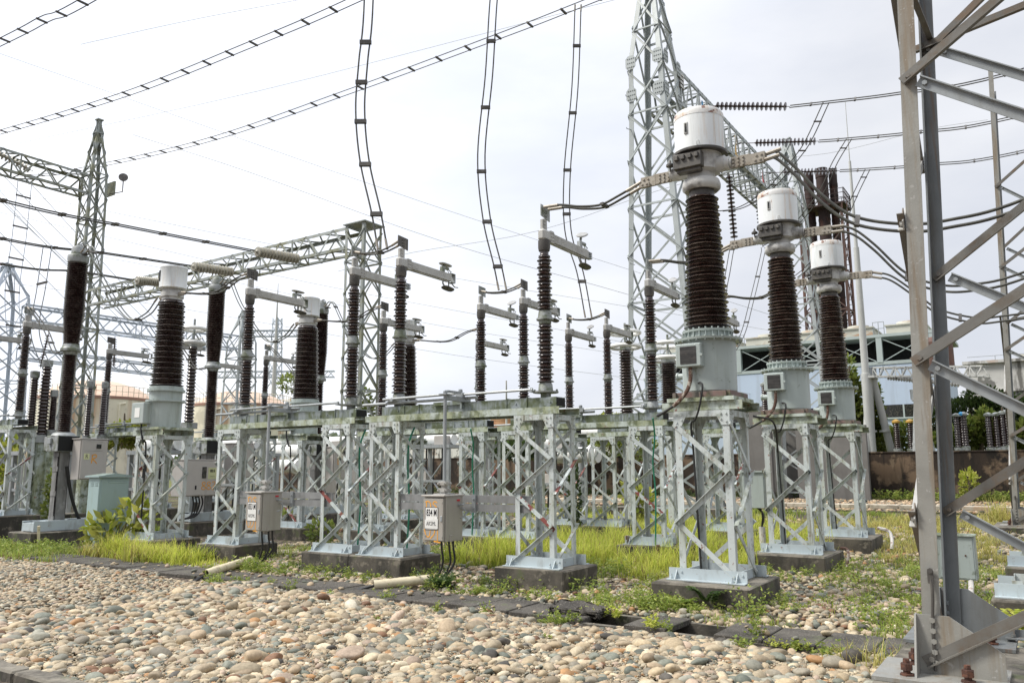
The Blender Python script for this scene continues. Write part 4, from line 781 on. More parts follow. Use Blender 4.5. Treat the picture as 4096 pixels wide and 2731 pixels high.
def pole(name, label, u, v, zs, mat, lean=(0, 0), z0=-H):
    t = MB(); p = [Vector((lean[0]*(z-z0), lean[1]*(z-z0), z-z0)) for z, r in zs]
    t.tube(p, [r for z, r in zs], 12); o = t.build(name, mat, None); o.location = W(u, v, z0); o.rotation_euler = (0, 0, ROT); return tag(o, label, 'mast')
pole('lightning_mast', 'slender grey lightning mast rising right of the rusty stacks', 7.75, 46, [(-H, .26), (5.0, .24), (5.02, .19), (12, .15), (12.02, .10), (17, .07), (17.02, .03), (20.6, .015)], pole_grey)
pole('lightning_mast', 'thin pale mast above the far oil tank', 69.5, 57.6, [(-H, .32), (8, .26), (14, .15), (20.5, .03)], pole_grey)
pole('lamp_post', 'thin white lamp post by the orange tank', 37.5, 55.5, [(-H, .1), (6.5, .07), (7.4, .06)], white_wall)

# ------------------------------------------------------------------ near tower at the right edge
def near_tower(label, v, group):
    t = thing('lattice_tower', label, 'tower', .79, v, -1.3, 0, group); zt = 11.0; zb = .02; T = .0392; w = 2.3; d = 1.38; L_ = .105
    def P(i, z):                       # i: 0 near-left 1 far-left 2 near-right 3 far-right
        return Vector((0 if i in (0, 2) else d-.0*z, (-T*z) if i < 2 else (-w+T*z), z))
    for i in range(4):
        MB().ell(P(i, zb), P(i, zt), X*(1 if i in (0, 2) else -1), Y*(-1 if i < 2 else 1), L_, .014).build('leg', tower_tan if i == 0 else tower_grey, t)
        p = P(i, 0); sx = 1 if i in (0, 2) else -1; sy = -1 if i < 2 else 1; mb = MB(); f = Vector((-sx*.016, 0, 0))
        mb.poly([p+f+Y*(-sy*.02), p+f+Y*(-sy*.02)+Z*.36, p+f+Y*(sy*.17)+Z*.36, p+f+Y*(sy*.46)+Z*.16, p+f+Y*(sy*.46)], X*sx*.014)
        f = Vector((0, -sy*.030, 0)); mb.poly([p+f+X*(-sx*.20), p+f+Z*.36+X*(-sx*.03), p+f+Z*.36+X*(sx*.03), p+f+X*sx*.1], Y*sy*.012)
        mb.box(p+X*sx*.03+Y*sy*.1+Z*-.012, (.62, .74, .024))
        for k in range(5): mb.bolt(p+Vector((-sx*.016, sy*.075, .07+.065*k)), X*-sx, .018, .022)
        for k in range(3): mb.bolt(p+Vector((sx*.07, sy*.016, .1+.075*k)), Y*sy, .018, .022)
        mb.build('base_plate', tower_tan if i == 0 else tower_grey, t)
        for a, b in ((-.15, -.08), (-.14, .26), (.2, -.08), (.2, .32)):
            q = p+X*(a*sx)+Y*(b*sy); mb = MB().lathe([(.045, 0), (.045, .010), (.024, .012), (.024, .03), (.037, .032), (.037, .072), (.022, .075), (.02, .10), (.0, .101)], 6, q+Z*.001); mb.build('anchor_bolt', rust_bolt, t)
    def br(p, q, n, mat=tower_dark, w_=.072, flip=1, out=.05):
        p, q, n = Vector(p), Vector(q), Vector(n); k = (q-p).normalized(); p = p-k*out; q = q+k*out; up = n.cross(k); up = up if up.z > 0 else -up; up = up*flip
        mb = MB().ell(p-up*w_/2, q-up*w_/2, up, n, w_, .009, w_*.62)
        for e in (p+k*.05, q-k*.05): mb.bolt(e+n*.012, n, .018, .018)
        mb.build('brace', mat, t)
    zn = [-1.24+1.3, .70+1.3, 2.71+1.3, 4.7+1.3, 6.7+1.3]          # nodes on the near face
    for i in range(len(zn)):
        m = (zn[i]+1.0) if i < len(zn)-1 else zn[i]+1
        y0 = -T*zn[i]-L_*.5; yr = -w+T*zn[i]+L_*.5
        br((-.012, y0, zn[i]+.03), (-.012, yr, zn[i]+1.29), (-1, 0, 0), tower_dark)
        if i > 0: br((-.002, y0-.06, zn[i]-.02), (-.002, yr, zn[i]-1.30), (-1, 0, 0), galv_plain, .072, -1, .0)
    zf = [-.33+1.3, 1.58+1.3, 3.56+1.3, 5.5+1.3]
    for z in zf:
        y0 = -T*z-.06; yr = -w+T*z+.06
        br((d-.02, y0, z), (d-.02, yr, z+1.45), (-1, 0, 0), tower_dark); br((d-.02, y0-.08, z-.03), (d-.02, yr, z-1.23), (-1, 0, 0), galv_plain, .072, -1, .0)
    br((0, -.25, 4.72), (d, -.25, 5.0), (0, -1, 0), tower_dark); br((d-.03, -.2, 4.9), (d-.03, -2.0, 5.2), (-1, 0, 0), tower_dark)
    zl = [(1, 2.56), (0, 1.71), (1, .58), (0, -.31), (1, -1.22)]; zl = [(0, 3.5)]+zl
    for (a, z0), (b, z1) in zip(zl, zl[1:]):
        br((.05 if a == 0 else d-.05, -T*(z0+1.3)+.012, z0+1.3), (.05 if b == 0 else d-.05, -T*(z1+1.3)+.012, z1+1.3), (0, 1, 0), (tower_dark, alu)[1 if b == 0 else 0], .07, 1, .09)
    for z0, z1, s in ((.1, 1.9, 1), (1.9, 3.7, -1), (3.7, 5.5, 1)):
        br((.05 if s > 0 else d-.05, -w+T*z0, z0), (d-.05 if s > 0 else .05, -w+T*z1, z1), (0, -1, 0), tower_dark)
    br((d, -.45, .02), (d-.05, -1.9, .03), (0, 0, 1), tower_grey, .1); br((.05, -.15, .02), (d-.1, -.15, .02), (0, 0, 1), tower_grey, .1)
    mb = MB().tube(spline([(-.02, -.085, .62), (-.03, -.09, .5), (-.025, -.075, .3), (-.03, -.07, .02)], 6), .011, 6); mb.box((-.022, -.085, .60), (.02, .035, .08)); mb.bolt((-.02, -.085, .64), -X, .018, .02); mb.build('earth_braid', dark_metal, t)
    return t
near_tower('weathered steel lattice tower close at the right edge, rusty anchor bolts at its foot', 5.98, 'right edge towers')
near_tower('lattice tower standing farther back at the right edge', 21.9, 'right edge towers')
footing(-.6, 6.42, 3.3, 1.75, -1.325, 'broad stained concrete pad under the near tower at lower right', 'tower pads'); footing(-.5, 22.3, 3.4, 1.9, -1.32, 'concrete pad under the farther right tower', 'tower pads')

# ------------------------------------------------------------------ boundary wall, plant building, stacks, tanks
t = MB().box((0, 0, .0), (.25, 64, 2.12), .02); t.box((0, 0, 1.09), (.33, 64, .07), .01)
for y in range(-30, 32, 5): t.box((-.14, y, -.02), (.06, .3, 2.05))
o = t.build('boundary_wall', wall_mat); o.location = W(20, 42, -.36); o.rotation_euler = (0, 0, ROT); tag(o, 'long brown mossy boundary wall across the back of the yard', 'wall')
def slabrow(label, u0, u1, v, z, step, name='cover_slab'):
    n = int(abs(u1-u0)/step)
    for k in range(n):
        o = MB().box((0, 0, 0), (.62, step*.97, .13), .012).build(name, pale_slab); o.location = W(u0+(u1-u0)*(k+.5)/n, v, z); o.rotation_euler = (R(random.uniform(-.4, .4)), 0, ROT+R(random.uniform(-.5, .5))); tag(o, label, 'cover slab', 'pale cover slabs by the wall')
slabrow('pale concrete cover slab in the long light row before the brown wall', -4, 22, 30.4, -1.31, .9)
for k in range(9):
    o = MB().box((0, 0, 0), (.9, .62, .12), .012).build('cover_slab', pale_slab); o.location = W(24.4, 8.4+k*.95, -1.3); o.rotation_euler = (0, R(random.uniform(-.8, .8)), ROT); tag(o, 'pale cover slab in the row left, behind the breaker skid', 'cover slab', 'pale cover slabs at left')
for k in range(2): footing((20.9, 22.2)[k], (9.2, 12.4)[k], .7, 2.4, -1.12, ('long low mossy block at left edge behind the skid', 'long low mossy block behind the green kiosk')[k], 'low blocks')
bd = thing('plant_building', 'blue-clad plant building with open fan deck above the brown wall', 'building', 7, 58, -H)
Lb = 19.0; L2_ = 1.5
MB().box((4, Lb/2-1, zz(2.7)), (8, Lb+2, 8.3)).build('blue_wall', blue_clad, bd); MB().box((4.0, Lb/2-1, zz(6.95)), (8.1, Lb+2.1, .22)).build('wall_cap', pale_green, bd)
MB().box((5.0, Lb/2-1, zz(7.9)), (6, Lb+1.8, 1.8)).build('dark_bay', black_hole, bd)
MB().box((4.05, Lb/2-1, zz(8.80)), (8.3, Lb+2.6, .20)).build('eaves_beam', pale_green, bd)
for k in range(7):
    y = -1.4+k*3.2; MB().box((.1, y, zz(7.85)), (.36, .36, 1.72)).build('frame_post', pale_green, bd)
    if k < 6: mb = MB().bar((.12, y+.25, zz(8.55)), (.12, y+2.95, zz(7.1)), .08, .05, X); mb.bar((.05, y+.25, zz(7.1)), (.05, y+2.95, zz(8.55)), .08, .05, X); mb.build('cross_brace', pale_green, bd)
for k in range(6):
    y = -.2+k*3.2; dk = MB().box((2.4, y+.4, zz(9.28)), (3.6, 2.35, .55)); dk.box((2.4, y+.4, zz(9.55)), (3.8, 2.5, .08)); dk = dk.build('fan_box', fan_mat, bd); MB().lathe([(.8, 0), (.78, .12), (.72, .34), (.62, .36), (.6, .1), (.3, .08)], 20, (2.2, y+.4, zz(9.58))).build('fan_ring', fan_mat, dk)
    mb = MB()
    for a in (0, .35, .7): mb.tube([(.6, y+1.7+a, zz(8.95)), (.6, y+1.7+a, zz(9.85))], .025, 5)
    for z in (9.4, 9.85): mb.tube([(.6, y+1.7, zz(z)), (.6, y+2.4, zz(z))], .025, 5)
    mb.build('handrail', galv_plain, bd)
for k in range(6): w_ = MB().box((-.02, .6+k*3.1, zz(3.7)), (.08, 2.6, .85)).build('window', glass_dark, bd); MB().box((-.05, .6+k*3.1, zz(3.7)), (.05, .1, .85)).build('mullion', pale_green, w_); MB().box((-.06, .6+k*3.1, zz(3.24)), (.14, 2.9, .09)).build('sill', pale_green, w_)
t = thing('concrete_building', 'white stained concrete building at the right edge behind the trees', 'building', -4, 53, -H); MB().box((2.5, -.5, zz(2.2)), (5, 16, 7.4)).build('wall', white_wall, t); MB().box((2.4, -.5, zz(5.98)), (5.3, 16.3, .16)).build('parapet', white_wall, t)
mb = MB()
for y in range(-8, 8, 2): mb.tube([(.2, y, zz(6.05)), (.2, y, zz(6.35))], .02, 5)
mb.tube([(.2, -8, zz(6.35)), (.2, 7.4, zz(6.35))], .02, 5); mb.build('handrail', galv_plain, t); MB().box((.5, 4.4, zz(6.18)), (.8, .8, .25)).build('roof_hatch', fan_mat, t)
MB().box((-.04, 2.2, zz(2.0)), (.1, 2.6, 1.0)).build('window', black_hole, t); MB().box((-.08, 0, zz(4.3)), (.12, 14, .12)).build('ledge', white_wall, t)
o = MB().lathe([(.9, 0), (.9, 1.9), (.5, 2.25), (.0, 2.3)], 18, (0,0,0)).build('rusty_hopper', rust_frame, None); o.location = W(5.2, 56.5, 5.9); tag(o, 'rusty round hopper beside the white building, behind the near tower', 'hopper')
t = thing('exhaust_stacks', 'three dark rusty stacks in a braced steel frame', 'stacks', 15.2, 75, -H)
mb = None
for y, x, zt, r in ((1.25, .5, 26.2, .44), (-.05, 0, 27.0, .52), (-.85, .9, 26.2, .36)):
    prof = []; z = -H
    while z < zt-.5: prof += [(r, z+H), (r, z+H+2.2), (r*1.05, z+H+2.22), (r*1.05, z+H+2.4)]; z += 2.42
    prof += [(r, zt+H-.4), (r*1.08, zt+H-.35), (r*1.08, zt+H), (r*.8, zt+H), (r*.8, zt+H-1)]
    MB().lathe(prof, 20, (x, y, 0)).build('stack', rust_dark, t)
cx = [(-1.1, -1.75), (-1.1, 1.9), (1.4, 1.9), (1.4, -1.75)]
for i, (x, y) in enumerate(cx): MB().box((x, y, 12.5), (.21, .21, 25.0)).build('frame_leg', rust_frame, t)
mb = MB()
for f in range(4):
    a, b = cx[f], cx[(f+1) % 4]; z = 1.
    while z < 22: 
        for p, q in ((a, b), (b, a)): mb.bar((p[0], p[1], z), (q[0], q[1], z+3.6), .10, .06, Z)
        mb.bar((a[0], a[1], z), (b[0], b[1], z), .14, .1, Z); z += 3.6
mb.build('frame_bracing', rust_frame, t)
pl = MB().box((.1, 0, 25.1), (3.0, 4.2, .16))
for x, y, a, b in ((-1.4, 0, .06, 4.2), (1.6, 0, .06, 4.2), (.1, 2.1, 3.0, .06), (.1, -2.1, 3.0, .06)):
    for h in (.45, .9, 1.3): pl.box((x, y, 25.1+h), (a, b, .045))
    for q in range(-3, 4): pl.box((x+(0 if a < .1 else q*.48), y+(0 if b < .1 else q*.68), 25.8), (.045, .045, 1.3))
pl.build('platform', rust_dark, t)
mb = MB()
for s in (-.35, .35): mb.tube([(-1.4, -2.1+s*.6, 6), (-1.4, -2.1+s*.6, 25)], .05, 5)
for k in range(40): mb.tube([(-1.4, -2.31, 6.2+k*.45), (-1.4, -1.89, 6.2+k*.45)], .03, 4)
mb.build('ladder', rust_frame, t)
def oil_tank(label, u, v, r, zt, zr, mat, roof, rim):
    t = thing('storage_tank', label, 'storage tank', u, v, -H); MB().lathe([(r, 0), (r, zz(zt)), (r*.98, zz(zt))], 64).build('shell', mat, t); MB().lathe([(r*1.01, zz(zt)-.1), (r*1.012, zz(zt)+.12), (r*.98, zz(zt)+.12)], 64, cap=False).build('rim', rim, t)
    MB().lathe([(r*.985, zz(zt)+.05), (r*.7, zz(zt)+(zr-zt)*.6), (r*.35, zz(zt)+(zr-zt)*.9), (.01, zz(zr))], 48, cap=False).build('roof', roof, t)
    mb = MB()
    for k in range(60):
        a = k*math.pi*2/60; mb.tube([(r*math.cos(a), r*math.sin(a), zz(zt)), (r*math.cos(a), r*math.sin(a), zz(zt)+.95)], .03, 4)
    for h in (.5, .95): mb.tube([(r*math.cos(k*math.pi/40), r*math.sin(k*math.pi/40), zz(zt)+h) for k in range(81)], .025, 4)
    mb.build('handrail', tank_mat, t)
    if r > 4:
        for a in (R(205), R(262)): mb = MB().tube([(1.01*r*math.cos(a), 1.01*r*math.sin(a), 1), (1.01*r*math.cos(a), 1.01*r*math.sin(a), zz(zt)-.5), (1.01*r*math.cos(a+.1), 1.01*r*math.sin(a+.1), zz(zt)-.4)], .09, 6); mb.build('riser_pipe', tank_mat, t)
    return t
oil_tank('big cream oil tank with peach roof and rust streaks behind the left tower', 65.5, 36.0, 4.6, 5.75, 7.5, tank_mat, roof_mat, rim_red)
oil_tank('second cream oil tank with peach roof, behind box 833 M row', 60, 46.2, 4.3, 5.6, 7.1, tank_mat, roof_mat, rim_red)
oil_tank('small orange rusty tank between the centre supports', 42.0, 62.4, 1.62, 4.55, 4.9, orange_tank, orange_tank, orange_tank); oil_tank('low orange tank partly hidden behind a pole, right of the orange tank', 39.0, 63.3, 1.3, 3.9, 4.1, orange_tank, orange_tank, orange_tank)
for i, (y, a, b, z) in enumerate(((0, 0, 0, 0),)): pass
t = thing('fire_wall', 'grey concrete fire wall behind the nearest transformer stool', 'wall', 12.0, 40, -H); MB().box((0, 0, zz(3.05)/2), (.35, 1.5, zz(3.05))).build('panel', grey_wall, t); MB().box((1.6, -1.4, zz(2.3)/2), (.35, 2.9, zz(2.3))).build('panel', grey_wall, t)
t = thing('fire_wall', 'low grey concrete wall seen behind the smallest transformer stool', 'wall', 8.6, 40.6, -H); MB().box((0, 0, zz(2.0)/2), (.35, 3.2, zz(2.0))).build('panel', grey_wall, t)
o = MB().box((0, 0, 0), (.4, 40, 3.0)).build('boundary_wall', white_wall); o.location = W(50, 60, 2.2-1.2); o.rotation_euler = (0, 0, ROT); tag(o, 'stained pale wall between the two oil tanks', 'wall')
# tubular A-frame line of the yard beyond the wall
def aframe(label, u, v, zt, s):
    t = thing('a_frame', label, 'pole frame', u, v, -H)
    for a, b in ((-.9*s, .55*s), (.25*s, .35*s), (.9*s, -1.0*s)):
        mb = MB().tube([(a, b, 0), (a*.12, b*.12, zz(zt))], [.22*s, .17*s], 12); mb.tube([(a*.45, b*.45, zz(zt)*.55-.05), (a*.45, b*.45, zz(zt)*.55+.05)], .28*s, 12); mb.build('leg', pole_grey, t)
    MB().poly([(-.6*s, -.3*s, zz(zt)), (.6*s, -.3*s, zz(zt)), (.6*s, .3*s, zz(zt)), (-.6*s, .3*s, zz(zt))], (0, 0, .12)).build('head_plate', pole_grey, t); MB().lathe([(.32, 0), (.34, .5)], 12, (0, 0, zz(zt)+.1)).build('collar', galv_plain, t)
    return t
t = aframe('tall three-legged pipe frame under the lightning mast, beam leaving right', 7.6, 46.4, 4.75, 1)
beam(t, (0, -.3, zz(4.8)), (-2, -5.5, zz(4.3)), .7, .55, .08, .05, pole_grey, .6)
aframe('shorter pipe frame to the right of the lightning mast', 5.35, 46.0, 3.4, .75)
string('pale disc string along the pipe frame beam at right', W(6.8, 46.0, 4.75), W(3.2, 44.6, 4.0), 26, .14, 'pale strings', white_grime)
def bushing(label, u, v, z, hgt, r, cap, group, tilt=0):
    t = thing('bushing', label, 'bushing', u, v, z, 0, group); t.rotation_euler = (tilt, 0, ROT)
    MB().lathe([(r*1.2, -.35), (r*1.2, 0), (r*.9, .02)], 14).build('base', cast, t); MB().lathe(sheds(.02, hgt, r, r*.85, 12, .7), 16).build('insulator', porcelain, t, ang=50)
    MB().lathe([(r*.7, hgt), (r*1.05, hgt+.02), (r*1.05, hgt+.12), (r*.3, hgt+.2)], 14).build('cap', cap, t); return t
for i, (x, y, c) in enumerate(((3592, 1795, yel_paint), (3648, 1795, yel_paint), (3837, 1790, cast), (3857, 1785, blue_paint), (3868, 1785, cast), (3965, 1790, cast), (3995, 1790, cast), (4020, 1785, cast), (4040, 1780, cast), (3440, 1780, cast))):
    p = PT(x, y, v=46.5); u, v, z = uvz(p); bushing(('brown bushing with yellow cap under the shorter pipe frame', 'brown bushing with yellow cap, right of the other yellow one', 'brown bushing just right of the near tower legs', 'thin brown bushing with blue cap', 'thin brown bushing beside the blue-capped one', 'thick brown bushing on a white bracket above the wall', 'brown bushing second from the white bracket', 'brown bushing third from the white bracket', 'brown bushing nearest the farther right tower', 'thin brown bushing left of the pipe frame poles')[i], u, v, z, 1.35 if i < 2 else 1.55, .19 if i not in (3, 4) else .13, c, 'bushings behind the wall')
# ringed arresters behind the tall gantry, posts at left
def arrester(label, p, hgt, r, rings=2):
    u, v, z = uvz(p); t = thing('surge_arrester', label, 'surge arrester', u, v, z, 0, 'ringed surge arresters')
    MB().lathe(sheds(0, hgt, r, r*.92, 22, .72), 20).build('insulator', porcelain, t, ang=50); mb = MB().lathe([(r*.8, hgt), (r*.8, hgt+.2), (.03, hgt+.2), (.03, hgt+.75)], 12)
    mb.build('cap', cast, t)
    for k in range(rings): MB().tube([(r*2.1*math.cos(a*math.pi/12), r*2.1*math.sin(a*math.pi/12), hgt+.1+.38*k) for a in range(25)], .055, 8).build('grading_ring', white_sign, t)
    MB().tube([(r*2.1, 0, hgt+.1), (0, 0, hgt+.4), (-r*2.1, 0, hgt+.1)], .02, 5).build('ring_bracket', cast, t)
    MB().box((0, 0, -.08), (r*2.4, r*2.4, .16)).build('base', cast, t); MB().box((0, 0, -.2-(z+H)/2), (.2, .2, max(.1, z+H-.2))).build('pedestal', paint, t)
arrester('brown surge arrester with double white rings left of the tall gantry leg', PT(2508, 1660, v=19.5), 1.75, .19); arrester('brown surge arrester with white rings between gantry leg and largest transformer', PT(2680, 1650, v=19.5), 1.3, .23)
arrester('small arrester with white rings behind the left bellows-head transformer', PT(755, 1690, u=18.6), 2.0, .13)
for i, (x, y, hgt, r) in enumerate(((165, 1740, 1.85, .15), (120, 1720, 1.4, .13), (345, 1745, 1.35, .1), (405, 1740, 1.3, .1), (205, 1720, .9, .11))):
    p = PT(x, y, d=25); u, v, z = uvz(p); t = thing('post_insulator', ('brown post with pale head between the left edge and the tall breaker', 'low brown post at far left', 'thin brown post in front of the big oil tank', 'thin brown post right of another before the big oil tank', 'short dark leaning bushing at far left')[i], 'insulator', u, v, z, 0, 'brown posts at left')
    MB().lathe(sheds(0, hgt, r, r*.85, 20, .66), 18).build('insulator', porcelain, t, ang=50); MB().lathe([(r*.8, hgt), (r*.9, hgt+.05), (r*.9, hgt+.18), (r*.3, hgt+.2)], 14).build('cap', cast, t); MB().lathe([(r*1.1, -.2), (r*1.1, 0), (r*.8, .01)], 14).build('base', cast, t); MB().box((0, 0, -.2-(z+H-.2)/2), (.22, .22, z+H-.2)).build('pedestal', paint_moss, t)
bushing('small brown bushing with curved lead beside the grey fire wall', *uvz(PT(3062, 1655, v=38)), 1.3, .17, cast, 'bushings behind the wall')
# gas pipe and equipment behind the supports
t = thing('gas_pipe', 'long white gas-insulated pipe running behind the lattice supports', 'pipe', 12.5, 27, 1.38); n = 7
MB().tube([(0, 0, 0), (0, 25, 0)], .19, 20).build('pipe', pipe_white, t)
for k in range(9): mb = MB().tube([(0, 1+k*3, 0), (0, 1.12+k*3, 0)], .255, 20); mb.build('flange', pipe_white, t)
for k in range(6):
    mb = MB().box((0, 2.3+k*4.4, -.3), (.4, .3, .16)); mb.box((-.12, 2.3+k*4.4, -1.6), (.1, .1, 2.5)); mb.box((.14, 2.3+k*4.4, -1.6), (.1, .1, 2.5)); mb.build('pipe_stand', galv_plain, t)
for k, (u, v, z, l) in enumerate(((14.5, 25.5, .5, 2.4), (31, 25.2, .9, 6), (30, 24.4, .2, 5), (26, 25.5, -.5, 1.6))):
    o = MB().tube([(0, -l/2, 0), (0, l/2, 0)], .28, 18); o.tube([(0, -l/2+.2, 0), (0, -l/2+.3, 0)], .36, 18); o.tube([(0, l/2-.3, 0), (0, l/2-.2, 0)], .36, 18); o.box((0, 0, -.6), (.3, .3, .9)); o = o.build('gas_vessel', pipe_white); o.location = W(u, v, z); o.rotation_euler = (0, 0, ROT)
    tag(o, ('white gas vessel low behind the right support legs', 'long white gas vessel behind the left supports', 'lower white gas vessel behind the left supports', 'short grey-white vessel seen between the centre legs')[k], 'vessel', 'gas vessels')
for k, (u, v, w_, h_) in enumerate(((19.0, 23.6, 1.6, 2.2), (21.2, 23.6, 1.6, 2.2), (23.8, 23.0, 1.8, 2.1), (28.0, 22.2, 2.2, 2.0), (14.2, 24.4, 1.4, 2.0), (30.8, 22.0, 2.0, 2.1), (33.5, 21.5, 2.2, 2.2), (22.5, 14.5, 1.8, 1.9), (24.2, 18.8, 1.8, 2.0), (25.5, 12.5, 1.6, 1.9))):
    t = thing('equipment_frame', 'grey steel equipment frame with boxes on top, %s' % ('right of box 834 M drive pipe', 'just behind the 834 M drive pipe', 'between the centre legs', 'behind the centre-left legs', 'behind the largest transformer stool', 'behind the 833 M legs', 'left of the 833 M legs', 'right of cabinet R', 'behind cabinet 832 B', 'left of cabinet R')[k], 'frame', u, v, -1.4, 0, 'grey equipment frames')
    for sx in (-.45, .45):
        for sy in (-w_/2, w_/2): MB().box((sx, sy, h_/2), (.13, .13, h_)).build('post', galv_plain, t)
    mb = MB().box((0, 0, h_+.05), (1.1, w_+.2, .12)); mb.box((-.45, 0, h_*.45), (.08, w_, .08)); mb.bar((-.45, -w_/2, .2), (-.45, w_/2, h_*.9), .07, .03, X); mb.bar((-.44, w_/2, .2), (-.44, -w_/2, h_*.9), .07, .03, X); mb.build('cross_beam', galv_plain, t)
    MB().box((-.2, -w_*.2, h_+.28), (.4, .5, .34), .01).build('mechanism_box', cab_beige, t); MB().box((-.3, w_*.28, h_*.5), (.3, .4, .5), .01).build('junction_box', cab_beige, t); MB().tube([(.1, -w_*.4, h_+.32), (.1, w_*.45, h_+.32)], .2, 14).build('bus_duct', pipe_white, t)
    for q in (-.25, .0, .22): MB().tube([(-.3, w_*q, h_), (-.32, w_*q+.03, .1)], .03, 6).build('cable', rubber, t)
for k, (x, y, s) in enumerate(((78, 1830, 'Y'), (93, 1815, 'B'))):
    t = thing('phase_sign', ('small cream sign with letter Y on a thin post at far left', 'small cream sign with letter B on a thin post at far left')[k], 'sign', 22.6-.6*k, 11.0-.3*k, -1.4); h_ = 1.75+.1*(1-k); t.location = PT((108, 93)[k], (1812, 1833)[k], u=22.0); t.location.z = 0; zt = PT((108, 93)[k], (1812, 1833)[k], u=22.0).z
    MB().tube([(0, 0, 0), (0, 0, zt)], .03, 6).build('post', pole_grey, t); s_ = MB().box((-.03, 0, zt), (.02, .14, .26)).build('sign_plate', pvc, t); text_obj(s, .18, ink, s_, (-.0415, 0, zt-.02), (0,-1,0), (-1,0,0), .004, .8)
# ------------------------------------------------------------------ ground sheet
def ground_mat():
    m = bpy.data.materials.new('stony_ground'); nt = nodes(m); N = nt.nodes.new; L = nt.links.new
    out = N('ShaderNodeOutputMaterial'); b = N('ShaderNodeBsdfPrincipled'); L(b.outputs[0], out.inputs[0]); b.inputs['Roughness'].default_value = .9; b.inputs['Specular IOR Level'].default_value = .2
    g = N('ShaderNodeNewGeometry'); v = N('ShaderNodeTexVoronoi'); v.inputs['Scale'].default_value = 11; L(g.outputs['Position'], v.inputs['Vector'])
    r = N('ShaderNodeValToRGB'); L(v.outputs['Color'], r.inputs[0]); e = r.color_ramp.elements; e[0].color = (.10, .09, .08, 1); e[1].color = (.50, .39, .30, 1); x = e.new(.5); x.color = (.31, .25, .20, 1)
    d = N('ShaderNodeMapRange'); L(v.outputs['Distance'], d.inputs['Value']); d.inputs['From Min'].default_value = .02; d.inputs['From Max'].default_value = .55; d.inputs['To Min'].default_value = 1.1; d.inputs['To Max'].default_value = .2
    s = N('ShaderNodeVectorMath'); s.operation = 'SCALE'; L(r.outputs[0], s.inputs[0]); L(d.outputs[0], s.inputs['Scale'])
    n = N('ShaderNodeTexNoise'); n.inputs['Scale'].default_value = .45; n.inputs['Detail'].default_value = 9; n.inputs['Roughness'].default_value = .7; L(g.outputs['Position'], n.inputs['Vector'])
    mr = N('ShaderNodeMapRange'); mr.inputs['From Min'].default_value = .46; mr.inputs['From Max'].default_value = .56; mr.inputs['To Max'].default_value = .9; L(n.outputs['Fac'], mr.inputs['Value'])
    # grass takes over beyond the trench, stones win again before the wall
    dp = N('ShaderNodeVectorMath'); dp.operation = 'DOT_PRODUCT'; dp.inputs[1].default_value = Vd; L(g.outputs['Position'], dp.inputs[0])
    z1 = N('ShaderNodeMapRange'); z1.inputs['From Min'].default_value = 9; z1.inputs['From Max'].default_value = 17; L(dp.outputs['Value'], z1.inputs['Value'])
    z2 = N('ShaderNodeMapRange'); z2.inputs['From Min'].default_value = 31.5; z2.inputs['From Max'].default_value = 30.5; L(dp.outputs['Value'], z2.inputs['Value'])
    z3 = N('ShaderNodeMapRange'); z3.inputs['From Min'].default_value = 41; z3.inputs['From Max'].default_value = 44; L(dp.outputs['Value'], z3.inputs['Value'])
    f = N('ShaderNodeMath'); f.operation = 'MULTIPLY'; L(mr.outputs[0], f.inputs[0]); L(z1.outputs[0], f.inputs[1]); f2 = N('ShaderNodeMath'); f2.operation = 'MULTIPLY'; L(f.outputs[0], f2.inputs[0]); L(z2.outputs[0], f2.inputs[1])
    f3 = N('ShaderNodeMath'); f3.operation = 'MAXIMUM'; L(f2.outputs[0], f3.inputs[0]); L(z3.outputs[0], f3.inputs[1])
    gr = N('ShaderNodeValToRGB'); n2 = N('ShaderNodeTexNoise'); n2.inputs['Scale'].default_value = 3; n2.inputs['Detail'].default_value = 8; L(g.outputs['Position'], n2.inputs['Vector']); L(n2.outputs['Fac'], gr.inputs[0]); e = gr.color_ramp.elements; e[0].position = .35; e[0].color = (.06, .075, .022, 1); e[1].position = .68; e[1].color = (.22, .22, .07, 1)
    mx = N('ShaderNodeMix'); mx.data_type = 'RGBA'; L(f3.outputs[0], mx.inputs['Factor']); L(s.outputs[0], mx.inputs['A']); L(gr.outputs[0], mx.inputs['B']); L(mx.outputs['Result'], b.inputs['Base Color'])
    bp = N('ShaderNodeBump'); bp.inputs['Strength'].default_value = .7; bp.inputs['Distance'].default_value = .05; bp.invert = True; L(v.outputs['Distance'], bp.inputs['Height']); L(bp.outputs[0], b.inputs['Normal'])
    return m
TV0, TV1 = 7.13, 7.78                      # cable trench between these grid lines
TU0, TU1 = 1.742-.438*12, 1.742+.438*31
gm = MB(); G = 900
for v0, v1, u0, u1 in ((-G, TV0, -G, G), (TV1, G, -G, G), (TV0, TV1, -G, TU0), (TV0, TV1, TU1, G)):
    gm.add([W(u0, v0), W(u0, v1), W(u1, v1), W(u1, v0)], [(0, 1, 2, 3)])
tag(gm.build('ground', ground_mat()), kind='structure')
tr = MB()
tr.add([W(TU0, TV0, -1.92), W(TU1, TV0, -1.92), W(TU1, TV1, -1.92), W(TU0, TV1, -1.92)], [(0, 1, 2, 3)])
for v in (TV0, TV1):
    s = 1 if v == TV0 else -1
    tr.add([W(TU0, v, -1.485), W(TU1, v, -1.485), W(TU1, v+.075*s, -1.485), W(TU0, v+.075*s, -1.485), W(TU0, v, -1.92), W(TU1, v, -1.92), W(TU1, v+.075*s, -1.92), W(TU0, v+.075*s, -1.92)], [(0, 1, 2, 3), (2, 3, 7, 6), (0, 1, 5, 4), (0, 3, 7, 4), (1, 2, 6, 5)])
tag(tr.build('cable_trench', concrete), kind='structure')
